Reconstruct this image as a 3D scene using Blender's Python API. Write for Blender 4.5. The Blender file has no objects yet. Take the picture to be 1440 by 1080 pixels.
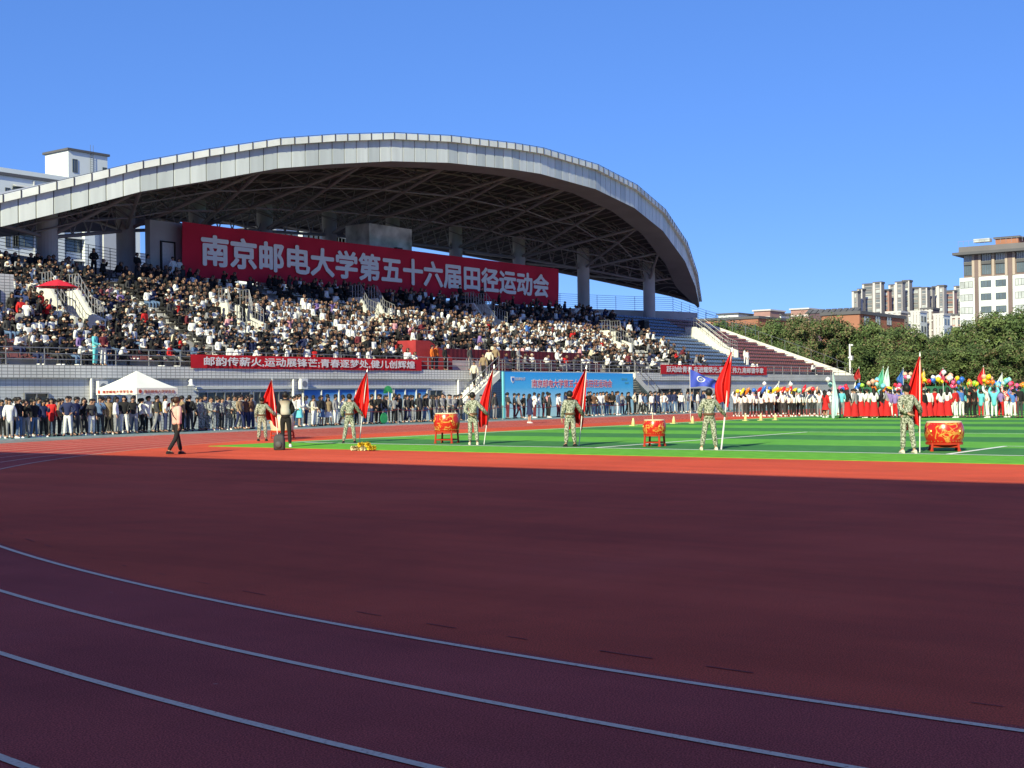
import bpy, math, random
from mathutils import Vector, Matrix
R = math.radians
C = bpy.context.scene.collection
S = bpy.context.scene
rng = random.Random(11)

# ------------------------------------------------------------ camera
PSI, PIT, ROL, FPX, EYE = R(36.6), R(.465), R(-.67), 1800.0, 1.65
cd = bpy.data.cameras.new('camera'); cam = bpy.data.objects.new('camera', cd); C.objects.link(cam)
CM = Matrix.Rotation(PSI - math.pi/2, 3, 'Z') @ Matrix.Rotation(math.pi/2 + PIT, 3, 'X') @ Matrix.Rotation(ROL, 3, 'Z')
cam.matrix_world = Matrix.Translation((0, 0, EYE)) @ CM.to_4x4()
cd.sensor_width = 36; cd.lens = 45; cd.clip_start = .1; cd.clip_end = 6000
S.camera = cam
S.render.engine = 'CYCLES'
S.cycles.use_denoising = True
S.cycles.max_bounces = 6
S.cycles.transparent_max_bounces = 6
# ------------------------------------------------------------ light
SUN_EL, SUN_DV = R(29), .24             # light travels along +X with a little +Y
sd = Vector((1, SUN_DV, 0)).normalized() * math.cos(SUN_EL) + Vector((0, 0, -math.sin(SUN_EL)))
W = bpy.data.worlds.new('World'); S.world = W; W.use_nodes = True
nt = W.node_tree; bg = nt.nodes['Background']
sky = nt.nodes.new('ShaderNodeTexSky'); sky.sky_type = 'NISHITA'; sky.sun_disc = False
sky.sun_elevation = SUN_EL; sky.sun_rotation = math.atan2(-sd.x, -sd.y)
sky.air_density = .7; sky.dust_density = 0; sky.ozone_density = 3.0; sky.altitude = 1000
gm = nt.nodes.new('ShaderNodeGamma'); gm.inputs[1].default_value = .5           # an even, phone-like sky from zenith to horizon
hs = nt.nodes.new('ShaderNodeHueSaturation'); hs.inputs['Saturation'].default_value = 1.4
tn = nt.nodes.new('ShaderNodeMix'); tn.data_type = 'RGBA'; tn.blend_type = 'MULTIPLY'; tn.inputs[0].default_value = 1; tn.inputs[7].default_value = (.73, 1.05, 1.75, 1)
nt.links.new(sky.outputs[0], gm.inputs[0]); nt.links.new(gm.outputs[0], hs.inputs['Color']); nt.links.new(hs.outputs[0], tn.inputs[6]); 
# added glow round the sun, out of view: reddish fill for the shaded track
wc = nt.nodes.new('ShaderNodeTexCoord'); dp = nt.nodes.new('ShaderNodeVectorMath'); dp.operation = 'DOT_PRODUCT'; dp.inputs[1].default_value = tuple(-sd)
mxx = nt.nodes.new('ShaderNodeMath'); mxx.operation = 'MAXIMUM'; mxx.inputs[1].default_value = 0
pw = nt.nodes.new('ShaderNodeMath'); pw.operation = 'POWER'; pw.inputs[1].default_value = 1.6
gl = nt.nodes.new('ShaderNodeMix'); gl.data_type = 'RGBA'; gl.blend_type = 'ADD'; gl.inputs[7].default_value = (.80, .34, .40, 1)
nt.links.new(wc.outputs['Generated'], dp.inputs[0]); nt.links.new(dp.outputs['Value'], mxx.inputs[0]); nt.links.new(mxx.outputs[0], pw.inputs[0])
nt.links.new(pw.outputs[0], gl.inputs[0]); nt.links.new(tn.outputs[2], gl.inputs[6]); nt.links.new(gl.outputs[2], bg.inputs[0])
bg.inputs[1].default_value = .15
sl = bpy.data.lights.new('sun', 'SUN'); sl.energy = 4.5; sl.angle = R(.5); sl.color = (1, .96, .66)
so = bpy.data.objects.new('sun', sl); C.objects.link(so)
so.rotation_euler = sd.to_track_quat('-Z', 'Y').to_euler(); so.location = (-40, -10, 60)
S.view_settings.view_transform = 'Standard'; S.view_settings.look = 'None'
S.view_settings.exposure = .62; S.view_settings.gamma = 1; S.view_settings.use_curve_mapping = False

# ------------------------------------------------------------ measuring: a sight line of the survey camera met with a plane of the place
def ray(x, y): return CM @ Vector((x - 720, 540 - y, -FPX))
def G(x, y, z=0):
    d = ray(x, y); t = (z - EYE) / d.z; return Vector((d.x*t, d.y*t, z))
def PV(x, y, v):
    d = ray(x, y); t = v / d.y; return Vector((d.x*t, v, EYE + d.z*t))
def PU(x, y, u):
    d = ray(x, y); t = u / d.x; return Vector((u, d.y*t, EYE + d.z*t))

# ------------------------------------------------------------ materials
MATS = {}
def lin(c): return tuple(((x/255)/12.92 if x <= 10 else (((x/255)+.055)/1.055)**2.4) for x in c)
def mat(name, col, rough=.75, var=.12, scale=6.0, metal=0.0, spec=.3, streak=False):
    if name in MATS: return MATS[name]
    m = bpy.data.materials.new(name); m.use_nodes = True; t = m.node_tree
    b = t.nodes['Principled BSDF']; b.inputs['Roughness'].default_value = rough; b.inputs['Metallic'].default_value = metal
    b.inputs['Specular IOR Level'].default_value = spec
    if var > 0:
        tc = t.nodes.new('ShaderNodeTexCoord'); no = t.nodes.new('ShaderNodeTexNoise')
        no.inputs['Scale'].default_value = scale; no.inputs['Detail'].default_value = 5
        if streak:                       # rain runs down the face
            mp = t.nodes.new('ShaderNodeMapping'); mp.inputs['Scale'].default_value = (1, 1, .10); t.links.new(tc.outputs['Object'], mp.inputs[0]); t.links.new(mp.outputs[0], no.inputs['Vector'])
        else: t.links.new(tc.outputs['Object'], no.inputs['Vector'])
        mr = t.nodes.new('ShaderNodeMapRange'); mr.inputs[1].default_value = .3; mr.inputs[2].default_value = .7
        mr.inputs[3].default_value = 1 - var; mr.inputs[4].default_value = 1 + var
        t.links.new(no.outputs[0], mr.inputs[0])
        mx = t.nodes.new('ShaderNodeMix'); mx.data_type = 'RGBA'; mx.blend_type = 'MULTIPLY'; mx.inputs[0].default_value = 1
        mx.inputs[6].default_value = (*col, 1); t.links.new(mr.outputs[0], mx.inputs[7])
        t.links.new(mx.outputs[2], b.inputs['Base Color'])
    else: b.inputs['Base Color'].default_value = (*col, 1)
    MATS[name] = m; return m
def node(t, kind, **kw):
    n = t.nodes.new(kind)
    for k, v in kw.items(): setattr(n, k, v)
    return n
def ramp(t, fac, stops, interp='LINEAR'):
    r = t.nodes.new('ShaderNodeValToRGB'); r.color_ramp.interpolation = interp
    e = r.color_ramp.elements
    while len(e) < len(stops): e.new(.5)
    for i, (p, c) in enumerate(stops): e[i].position = p; e[i].color = (*c, 1)
    t.links.new(fac, r.inputs[0]); return r.outputs[0]
def blank(name, rough=.8, spec=.3):
    m = bpy.data.materials.new(name); m.use_nodes = True; t = m.node_tree; b = t.nodes['Principled BSDF']
    b.inputs['Roughness'].default_value = rough; b.inputs['Specular IOR Level'].default_value = spec
    MATS[name] = m; return m, t, b

# ------------------------------------------------------------ mesh builder
class MB:
    def __init__(s): s.v = []; s.f = []; s.m = []; s.mi = 0
    def face(s, pts):
        n = len(s.v); s.v += [tuple(p) for p in pts]; s.f.append(tuple(range(n, n+len(pts)))); s.m.append(s.mi)
    def raw(s, vs, fs):
        n = len(s.v); s.v += [tuple(p) for p in vs]
        for f in fs: s.f.append(tuple(i+n for i in f)); s.m.append(s.mi)
    def box(s, x0, x1, y0, y1, z0, z1):
        s.raw([(x0,y0,z0),(x1,y0,z0),(x1,y1,z0),(x0,y1,z0),(x0,y0,z1),(x1,y0,z1),(x1,y1,z1),(x0,y1,z1)],
              [(0,3,2,1),(4,5,6,7),(0,1,5,4),(1,2,6,5),(2,3,7,6),(3,0,4,7)])
    def prism(s, poly, d):                      # 3-D polygon swept by vector d
        n = len(poly); d = Vector(d); a = [Vector(p) for p in poly]; b = [p + d for p in a]
        s.raw(a + b, [tuple(range(n))[::-1], tuple(range(n, 2*n))] + [(i, (i+1) % n, n+(i+1) % n, n+i) for i in range(n)])
    def tube(s, p, q, r, n=6, r2=None, cap=True):
        p = Vector(p); q = Vector(q); d = (q-p)
        if d.length < 1e-6: return
        d.normalize(); a = d.orthogonal().normalized(); b = d.cross(a); r2 = r if r2 is None else r2
        vs = []
        for c, rr in ((p, r), (q, r2)):
            for i in range(n):
                t = 2*math.pi*i/n; vs.append(c + a*(rr*math.cos(t)) + b*(rr*math.sin(t)))
        fs = [(i, (i+1) % n, n+(i+1) % n, n+i) for i in range(n)]
        if cap: fs += [tuple(range(n))[::-1], tuple(range(n, 2*n))]
        s.raw(vs, fs)
    def poly(s, pts, r, n=6):
        for a, b in zip(pts, pts[1:]): s.tube(a, b, r, n)
    def lathe(s, prof, n=24, c=(0,0,0), axis='z'):
        vs = []
        for r, z in prof:
            for i in range(n):
                t = 2*math.pi*i/n; x, y = r*math.cos(t), r*math.sin(t)
                vs.append((c[0]+x, c[1]+y, c[2]+z) if axis == 'z' else (c[0]+x, c[1]+z, c[2]+y))
        k = len(prof)
        fs = [(j*n+i, j*n+(i+1) % n, (j+1)*n+(i+1) % n, (j+1)*n+i) for j in range(k-1) for i in range(n)]
        if prof[0][0] > 1e-4: fs.append(tuple(range(n))[::-1])
        if prof[-1][0] > 1e-4: fs.append(tuple(range((k-1)*n, k*n)))
        s.raw(vs, fs)
    def grid(s, rows):                          # rows of points
        w = len(rows[0]); vs = [p for r_ in rows for p in r_]
        s.raw(vs, [(j*w+i, j*w+i+1, (j+1)*w+i+1, (j+1)*w+i) for j in range(len(rows)-1) for i in range(w-1)])
    def ball(s, c, rx, ry=None, rz=None, n=10, k=6):
        ry = rx if ry is None else ry; rz = rx if rz is None else rz
        vs = [(c[0], c[1], c[2]-rz)]
        for j in range(1, k):
            a = -math.pi/2 + math.pi*j/k
            for i in range(n):
                t = 2*math.pi*i/n
                vs.append((c[0]+rx*math.cos(a)*math.cos(t), c[1]+ry*math.cos(a)*math.sin(t), c[2]+rz*math.sin(a)))
        vs.append((c[0], c[1], c[2]+rz)); L = len(vs)-1
        fs = [(0, 1+(i+1) % n, 1+i) for i in range(n)]
        fs += [(1+(j-1)*n+i, 1+(j-1)*n+(i+1) % n, 1+j*n+(i+1) % n, 1+j*n+i) for j in range(1, k-1) for i in range(n)]
        fs += [(1+(k-2)*n+i, 1+(k-2)*n+(i+1) % n, L) for i in range(n)]
        s.raw(vs, fs)
    def mesh(s, name, mats, smooth=False):
        me = bpy.data.meshes.new(name); me.from_pydata(s.v, [], s.f)
        for m in (mats if isinstance(mats, (list, tuple)) else [mats]): me.materials.append(m)
        me.polygons.foreach_set('material_index', s.m)
        if smooth: me.polygons.foreach_set('use_smooth', [True]*len(s.f))
        me.update(); return me
    def build(s, name, mats, parent=None, smooth=False, loc=(0,0,0), rz=0):
        return obj(name, s.mesh(name, mats, smooth), parent, loc, rz)
def obj(name, me, parent=None, loc=(0,0,0), rz=0):
    o = bpy.data.objects.new(name, me); C.objects.link(o); o.location = loc; o.rotation_euler = (0, 0, rz)
    if parent is not None: o.parent = parent
    return o
def tag(o, label, cat, group=None, kind=None):
    if label: o['label'] = label
    if cat: o['category'] = cat
    if group: o['group'] = group
    if kind: o['kind'] = kind
    return o
def thing(name, label, cat, loc=(0,0,0), rz=0, group=None):
    o = bpy.data.objects.new(name, None); C.objects.link(o); o.location = loc; o.rotation_euler = (0,0,rz)
    return tag(o, label, cat, group)
def struct(name, mb, m, smooth=False):
    o = mb.build(name, m, None, smooth); o['kind'] = 'structure'; return o
def copy_tree(o, parent=None):
    c = o.copy(); C.objects.link(c)
    if parent is not None: c.parent = parent
    for ch in list(o.children): copy_tree(ch, c)
    return c
def text_mesh(body, w, h, m, bold=.02, depth=.01, origin='bl'):
    cu = bpy.data.curves.new('lettering', 'FONT'); cu.body = body; cu.size = 1; cu.extrude = 0; cu.resolution_u = 2
    to = bpy.data.objects.new('lettering', cu); C.objects.link(to)
    dg = bpy.context.evaluated_depsgraph_get(); me = bpy.data.meshes.new_from_object(to.evaluated_get(dg))
    bpy.data.objects.remove(to); bpy.data.curves.remove(cu)
    xs = [v.co.x for v in me.vertices]; ys = [v.co.y for v in me.vertices]
    x0, x1, y0, y1 = min(xs), max(xs), min(ys), max(ys)
    W_, H_ = w/(x1-x0), h/(y1-y0); g = MB(); bx_, bz_ = bold*W_, bold*min(H_, W_*1.3)
    for i, (ox, oz) in enumerate([(0, 0), (1, 0), (-1, 0), (0, 1), (0, -1), (.7, .7), (-.7, -.7), (.7, -.7), (-.7, .7)] if bold > 0 else [(0, 0)]):
        g.raw([((v.co.x-x0)*W_ + ox*bx_, -.0012*i, (v.co.y-y0)*H_ + oz*bz_) for v in me.vertices], [tuple(p.vertices) for p in me.polygons])
    bpy.data.meshes.remove(me); return g.mesh('lettering', m)

# ============================================================ ground, track, pitch
CU, CV, CVT = 43.0, .85, 2.1                      # centre of the near bend
def wear(t, tc, col):
    mp = node(t, 'ShaderNodeMapping'); mp.inputs['Scale'].default_value = (.9, .10, 1); t.links.new(tc.outputs['Object'], mp.inputs[0])
    a = node(t, 'ShaderNodeTexNoise'); a.inputs['Scale'].default_value = 1.0; a.inputs['Detail'].default_value = 7; a.inputs['Roughness'].default_value = .62; t.links.new(mp.outputs[0], a.inputs['Vector'])
    d = node(t, 'ShaderNodeTexNoise'); d.inputs['Scale'].default_value = .11; d.inputs['Detail'].default_value = 10; d.inputs['Roughness'].default_value = .72; d.inputs['Distortion'].default_value = .6; t.links.new(tc.outputs['Object'], d.inputs['Vector'])
    v = node(t, 'ShaderNodeTexVoronoi'); v.inputs['Scale'].default_value = 1.7; t.links.new(tc.outputs['Object'], v.inputs['Vector'])
    x = node(t, 'ShaderNodeMix', data_type='RGBA', blend_type='MULTIPLY'); x.inputs[0].default_value = 1; t.links.new(col, x.inputs[6]); t.links.new(ramp(t, a.outputs[0], [(.34, (.86, .86, .86)), (.5, (1, 1, 1)), (.68, (1.10, 1.10, 1.10))]), x.inputs[7])
    y = node(t, 'ShaderNodeMix', data_type='RGBA', blend_type='MULTIPLY'); y.inputs[0].default_value = 1; t.links.new(x.outputs[2], y.inputs[6]); t.links.new(ramp(t, d.outputs[0], [(.36, (.82, .85, .88)), (.5, (1, 1, 1)), (.64, (1.08, 1.16, 1.22))]), y.inputs[7])
    z = node(t, 'ShaderNodeMix', data_type='RGBA'); z.inputs[7].default_value = (.55, .34, .26, 1); t.links.new(y.outputs[2], z.inputs[6]); t.links.new(ramp(t, v.outputs['Distance'], [(.0, (.5, .5, .5)), (.022, (.35, .35, .35)), (.032, (0, 0, 0))]), z.inputs[0])
    return z.outputs[2]
m, t, b = blank('track_rubber', .93, .12)
tc = node(t, 'ShaderNodeTexCoord'); n1 = node(t, 'ShaderNodeTexNoise'); n1.inputs['Scale'].default_value = .22; n1.inputs['Detail'].default_value = 8; n1.inputs['Roughness'].default_value = .65
n2 = node(t, 'ShaderNodeTexNoise'); n2.inputs['Scale'].default_value = 95; n2.inputs['Detail'].default_value = 4
t.links.new(tc.outputs['Object'], n1.inputs['Vector']); t.links.new(tc.outputs['Object'], n2.inputs['Vector'])
c1 = ramp(t, n1.outputs[0], [(.3, (.62, .086, .042)), (.55, (.72, .104, .048)), (.75, (.66, .097, .050))])
c2 = ramp(t, n2.outputs[0], [(.32, (.55, .55, .55)), (.68, (1.35, 1.35, 1.35))])
mx = node(t, 'ShaderNodeMix', data_type='RGBA', blend_type='MULTIPLY'); mx.inputs[0].default_value = 1
t.links.new(c1, mx.inputs[6]); t.links.new(c2, mx.inputs[7]); t.links.new(wear(t, tc, mx.outputs[2]), b.inputs['Base Color'])
bp = node(t, 'ShaderNodeBump'); bp.inputs['Strength'].default_value = .7; bp.inputs['Distance'].default_value = .01
t.links.new(n2.outputs[0], bp.inputs['Height']); t.links.new(bp.outputs[0], b.inputs['Normal'])
M_track = m
m, t, b = blank('lane_rubber', .93, .12)
tc = node(t, 'ShaderNodeTexCoord'); n1 = node(t, 'ShaderNodeTexNoise'); n1.inputs['Scale'].default_value = .5; n1.inputs['Detail'].default_value = 8; n1.inputs['Roughness'].default_value = .7
n2 = node(t, 'ShaderNodeTexNoise'); n2.inputs['Scale'].default_value = 105; n2.inputs['Detail'].default_value = 3
t.links.new(tc.outputs['Object'], n1.inputs['Vector']); t.links.new(tc.outputs['Object'], n2.inputs['Vector'])
c1 = ramp(t, n1.outputs[0], [(.3, (.47, .080, .062)), (.55, (.55, .095, .071)), (.75, (.50, .09, .073))])
c2 = ramp(t, n2.outputs[0], [(.34, (.42, .42, .42)), (.66, (1.45, 1.45, 1.45))])
mx = node(t, 'ShaderNodeMix', data_type='RGBA', blend_type='MULTIPLY'); mx.inputs[0].default_value = 1
t.links.new(c1, mx.inputs[6]); t.links.new(c2, mx.inputs[7]); t.links.new(wear(t, tc, mx.outputs[2]), b.inputs['Base Color'])
bp = node(t, 'ShaderNodeBump'); bp.inputs['Strength'].default_value = .8; bp.inputs['Distance'].default_value = .01
t.links.new(n2.outputs[0], bp.inputs['Height']); t.links.new(bp.outputs[0], b.inputs['Normal'])
M_lane = m
# artificial turf in mown bands: the bands belong to the turf
m, t, b = blank('turf', .9, .15)
tc = node(t, 'ShaderNodeTexCoord'); sp = node(t, 'ShaderNodeSeparateXYZ'); t.links.new(tc.outputs['Object'], sp.inputs[0])
md = node(t, 'ShaderNodeMath', operation='MULTIPLY_ADD'); md.inputs[1].default_value = 1/8.2; md.inputs[2].default_value = .561
t.links.new(sp.outputs[0], md.inputs[0])
fr = node(t, 'ShaderNodeMath', operation='FRACT'); t.links.new(md.outputs[0], fr.inputs[0])
gt = node(t, 'ShaderNodeMath', operation='GREATER_THAN'); gt.inputs[1].default_value = .5; t.links.new(fr.outputs[0], gt.inputs[0])
no = node(t, 'ShaderNodeTexNoise'); no.inputs['Scale'].default_value = 2.5; no.inputs['Detail'].default_value = 9; no.inputs['Roughness'].default_value = .7
t.links.new(tc.outputs['Object'], no.inputs['Vector'])
ca = ramp(t, no.outputs[0], [(.3, (.10, .33, .035)), (.7, (.155, .47, .06))])
cb = ramp(t, no.outputs[0], [(.3, (.045, .17, .04)), (.7, (.068, .25, .065))])
mx = node(t, 'ShaderNodeMix', data_type='RGBA'); t.links.new(gt.outputs[0], mx.inputs[0])
t.links.new(ca, mx.inputs[6]); t.links.new(cb, mx.inputs[7]); wn = node(t, 'ShaderNodeTexNoise'); wn.inputs['Scale'].default_value = .16; wn.inputs['Detail'].default_value = 9; wn.inputs['Roughness'].default_value = .7; t.links.new(tc.outputs['Object'], wn.inputs['Vector'])
wx = node(t, 'ShaderNodeMix', data_type='RGBA', blend_type='MULTIPLY'); wx.inputs[0].default_value = 1; t.links.new(mx.outputs[2], wx.inputs[6]); t.links.new(ramp(t, wn.outputs[0], [(.34, (.86, .80, .80)), (.5, (1, 1, 1)), (.66, (1.22, 1.06, 1.15))]), wx.inputs[7]); t.links.new(wx.outputs[2], b.inputs['Base Color'])
M_turf = m
m, t, b = blank('turf_edge', .9, .15)
tc = node(t, 'ShaderNodeTexCoord'); no = node(t, 'ShaderNodeTexNoise'); no.inputs['Scale'].default_value = 3; no.inputs['Detail'].default_value = 9
t.links.new(tc.outputs['Object'], no.inputs['Vector'])
t.links.new(ramp(t, no.outputs[0], [(.3, (.11, .33, .025)), (.7, (.16, .47, .045))]), b.inputs['Base Color'])
M_turf2 = m
m, t, b = blank('white_line', .8, .2)
tc = node(t, 'ShaderNodeTexCoord'); no = node(t, 'ShaderNodeTexNoise'); no.inputs['Scale'].default_value = 40; no.inputs['Detail'].default_value = 6
t.links.new(tc.outputs['Object'], no.inputs['Vector'])
t.links.new(ramp(t, no.outputs[0], [(.28, (.52, .25, .16)), (.40, (.88, .62, .42)), (.7, (.95, .71, .49))]), b.inputs['Base Color'])
M_line = m
M_line2 = mat('pitch_paint', (.86, .86, .80), .8, .08, 3)
M_ground = mat('ground_paving', (.20, .20, .19), .9, .25, .4)
M_walk = mat('walkway_paint', (.15, .25, .26), .85, .2, .7)
M_kerb = mat('kerb_concrete', (.42, .42, .40), .85, .15, 3)

g = MB(); g.box(-300, 2600, -700, 2200, -.5, -.02); struct('ground', g, M_ground)
# running track and D-area: one sheet, straight parts plus bend
def bend(r0, r1, z, n=96, a0=90, a1=270, cu=CU, cv=CVT):
    rows = [[], []]
    for i in range(n+1):
        a = R(a0 + (a1-a0)*i/n)
        rows[0].append((cu + r0*math.cos(a), cv + r0*math.sin(a), z)); rows[1].append((cu + r1*math.cos(a), cv + r1*math.sin(a), z))
    return rows
g = MB(); g.grid(bend(36.5, 45.45, 0)[::-1])
g.face([(CU, CVT+36.5, 0), (150, CVT+36.5, 0), (150, CVT+45.45, 0), (CU, CVT+45.45, 0)])
g.face([(CU, CVT-45.45, 0), (150, CVT-45.45, 0), (150, CVT-36.5, 0), (CU, CVT-36.5, 0)])
struct('running_track', g, M_lane)
g = MB(); rows = bend(0.001, 36.5, 0); g.grid(rows[::-1]); g.face([(CU, CVT-36.5, 0), (150, CVT-36.5, 0), (150, CVT+36.5, 0), (CU, CVT+36.5, 0)])
struct('track_infield', g, M_track)
# apron round the outside of the bend, where the photographer stands
g = MB(); g.grid(bend(45.45, 60, -.006)[::-1]); struct('track_apron', g, M_ground)
# lane lines
for k, r in enumerate([36.57, 37.60, 38.67, 39.78, 40.9, 42.0, 43.1, 44.2, 45.25]):
    g = MB(); g.grid(bend(r, r+.055, .005, 160)[::-1])
    g.face([(CU, CVT+r, .005), (150, CVT+r, .005), (150, CVT+r+.055, .005), (CU, CVT+r+.055, .005)])
    struct('lane_line', g, M_line)
# sunken drain slots just inside lane one
M_dark = mat('drain_slot_dark', (.30, .045, .034), .9, .3, 3)
g = MB()
for i in range(60):
    a = 150 + i*1.25
    if i % 3 == 2 and i % 2: continue
    wv = .009 + .012*rng.random(); ln = .15 + .5*rng.random()
    g.grid(bend(36.15, 36.15+wv, .004, 3, a, a+ln)[::-1])
struct('drain_slot', g, M_dark)
# turf
g = MB(); g.box(28.9, 32.3, -34, 34.4, -.01, .010); g.box(32.3, 137, 33.9, 34.6, -.01, .010); struct('turf_margin', g, M_turf2)
g = MB(); g.box(32.3, 137, -33.9, 33.9, -.01, .011); struct('pitch', g, M_turf)
def wl(u0, u1, v0, v1):
    g = MB(); g.face([(u0, v0, .017), (u1, v0, .017), (u1, v1, .017), (u0, v1, .017)]); struct('pitch_line', g, M_line2)
wl(32.3, 32.46, -33.3, 33.3)
for s in (1, -1):
    wl(32.42, 136, CV+s*33.1-.08, CV+s*33.1+.08)
    wl(32.42, 48.0, CV+s*20.15-.08, CV+s*20.15+.08)
    wl(32.42, 37.6, CV+s*9.6-.08, CV+s*9.6+.08)
wl(47.94, 48.06, CV-20.09, CV+20.09); wl(37.54, 37.66, CV-9.54, CV+9.54); wl(84.8, 84.92, -33, 33)
# spectators' walkway before the stand
g = MB(); g.box(-20, 175, CVT+45.52, 54.2, -.1, .03); struct('walkway', g, M_walk)
g = MB(); g.box(-20, 175, CVT+45.45, CVT+45.52, -.1, .05); struct('kerb', g, M_kerb)
# the teaching block behind the photographer, whose long shadow lies over the bend
M_bw = mat('shade_block_wall', (.35, .30, .27), .9, .1, 1)
bt = thing('teaching_building', 'long flat-roofed building behind the bend whose shadow falls on the track', 'building', (-8, 0, 0))
top = 17.6
g = MB(); g.box(-14, 0, -140, 62, 0, top-1.0); g.build('wall', M_bw, bt)
g = MB(); g.box(-14.3, .3, -140.3, 62.3, top-1.0, top); g.build('roof', M_kerb, bt)
for k in range(34):
    for j in range(4):
        g = MB(); g.box(.002, .12, -136+k*5.7, -133+k*5.7, 1.2+j*3.6, 3.0+j*3.6)
        if k >= 24 : g.build('window', mat('dark_glass', (.03, .04, .05), .15, 0, spec=.6), bt)
# ============================================================ grandstand
def tile_mat(name, c1, c2, sx, sz, rough=.5, mort=(.3, .3, .29), ms=.03):
    m, t, b = blank(name, rough, .4)
    tc = node(t, 'ShaderNodeTexCoord'); mp = node(t, 'ShaderNodeMapping'); mp.inputs['Rotation'].default_value = (R(90), 0, 0)
    br = node(t, 'ShaderNodeTexBrick'); br.offset = 0; br.inputs['Scale'].default_value = 1; br.inputs['Brick Width'].default_value = sx
    br.inputs['Row Height'].default_value = sz; br.inputs['Mortar Size'].default_value = ms; br.inputs['Color1'].default_value = (*c1, 1)
    br.inputs['Color2'].default_value = (*c2, 1); br.inputs['Mortar'].default_value = (*mort, 1)
    t.links.new(tc.outputs['Object'], mp.inputs[0]); t.links.new(mp.outputs[0], br.inputs[0])
    no = node(t, 'ShaderNodeTexNoise'); no.inputs['Scale'].default_value = .35; no.inputs['Detail'].default_value = 6
    t.links.new(tc.outputs['Object'], no.inputs['Vector'])
    mx = node(t, 'ShaderNodeMix', data_type='RGBA', blend_type='MULTIPLY'); mx.inputs[0].default_value = 1
    t.links.new(br.outputs[0], mx.inputs[6]); t.links.new(ramp(t, no.outputs[0], [(.3, (.8, .8, .79)), (.65, (1, 1, 1))]), mx.inputs[7])
    t.links.new(mx.outputs[2], b.inputs['Base Color']); return m
M_tile = tile_mat('white_tile', (.80, .80, .76), (.75, .75, .72), .30, .15, ms=.018)
M_conc = mat('painted_concrete', (.60, .59, .56), .8, .16, .5)
M_step = mat('bare_concrete_step', (.46, .45, .44), .88, .2, .8)
M_col = mat('grey_column_paint', (.40, .385, .40), .7, .12, .6)
M_white = mat('white_wall_paint', (.66, .65, .58), .8, .1, .7)
M_rail = mat('steel_rail', (.30, .30, .31), .4, .05, 2, metal=.6)
M_railb = mat('blue_grey_rail', (.06, .10, .13), .5, .05, 2)
M_steel = mat('truss_paint', (.22, .20, .22), .6, .12, 1)
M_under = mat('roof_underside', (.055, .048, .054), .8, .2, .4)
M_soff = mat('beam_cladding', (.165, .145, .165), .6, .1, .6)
M_fasc = [mat('fascia_panel_a', (.56, .60, .605), .42, .09, 2.2, streak=True), mat('fascia_panel_b', (.46, .50, .515), .42, .10, 2.0, streak=True), mat('fascia_panel_c', (.61, .645, .65), .42, .09, 2.4, streak=True)]
M_joint = mat('panel_joint', (.07, .07, .08), .7, 0)
M_strip = mat('gutter_cladding', (.70, .72, .70), .45, .12, .8)
M_roof = mat('roof_sheet', (.45, .46, .48), .5, .1, .5, metal=.3)
M_blue_s = mat('blue_seat_plastic', (.12, .18, .30), .45, .1, 4)
M_red_s = mat('maroon_seat_plastic', (.23, .085, .082), .45, .15, 4)
M_grey_s = mat('pale_seat_plastic', (.50, .49, .46), .5, .12, 4)
M_red = mat('red_carpet', (.34, .035, .04), .9, .15, 2)
M_maroon = mat('maroon_cloth', (.10, .012, .022), .85, .2, 1.5)
M_glass = mat('dark_glass', (.03, .04, .05), .15, 0, spec=.6)
M_black = mat('black_paint', (.012, .012, .014), .5, .05)

st = thing('grandstand', 'long concrete grandstand under a great arched roof with steel trusses', 'grandstand')
VF = 54.0
def uL(v): return 23.4 + .9*(v-54)
def uR(v): return 136.6 - .9*(v-54)
NR, V0, Z0, DV, DZ = 15, 55.0, 3.3, .8, .393
def rowv(r): return V0 + DV*r
def rowz(r): return Z0 + DZ*r
def seatz(v): return Z0 + max(0, (v-V0)/DV)*DZ
# stepped deck
g = MB()
g.face([(uL(VF), VF, Z0), (uR(VF), VF, Z0), (uR(V0), V0, Z0), (uL(V0), V0, Z0)])
for r in range(NR):
    v, z = rowv(r), rowz(r)
    if r: g.face([(uL(v), v, z-DZ), (uR(v), v, z-DZ), (uR(v), v, z), (uL(v), v, z)])
    g.face([(uL(v), v, z), (uR(v), v, z), (uR(v+DV), v+DV, z), (uL(v+DV), v+DV, z)])
VT = rowv(NR); ZT = rowz(NR)
g.face([(uL(VT), VT, ZT-DZ), (uR(VT), VT, ZT-DZ), (uR(VT), VT, ZT), (uL(VT), VT, ZT)])
# rear gangway behind the rows, bounded by a bowed back wall
NC = 10
def colu(i): return 45 + 7.86*i
def colv(i): return 75.6 - 7.6*((i-4.5)/4.5)**2
def backv(u): return 77.4 - 7.6*((u-80.4)/35.4)**2
us = [uL(VT) + (uR(VT)-uL(VT))*i/40 for i in range(41)]
g.grid([[(u, VT, ZT) for u in us], [(u, max(VT+.3, backv(u)), ZT) for u in us]])
g.build('seating_deck', M_step, st)
g = MB()
for a, b_ in zip(us, us[1:]):
    va, vb = max(VT+.3, backv(a)), max(VT+.3, backv(b_))
    g.prism([(a, va, 0), (b_, vb, 0), (b_, vb, 10.35), (a, va, 10.35)], (0, .25, 0))
g.build('back_wall', mat('back_wall_paint', (.42, .40, .40), .85, .12, .5), st)
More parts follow.
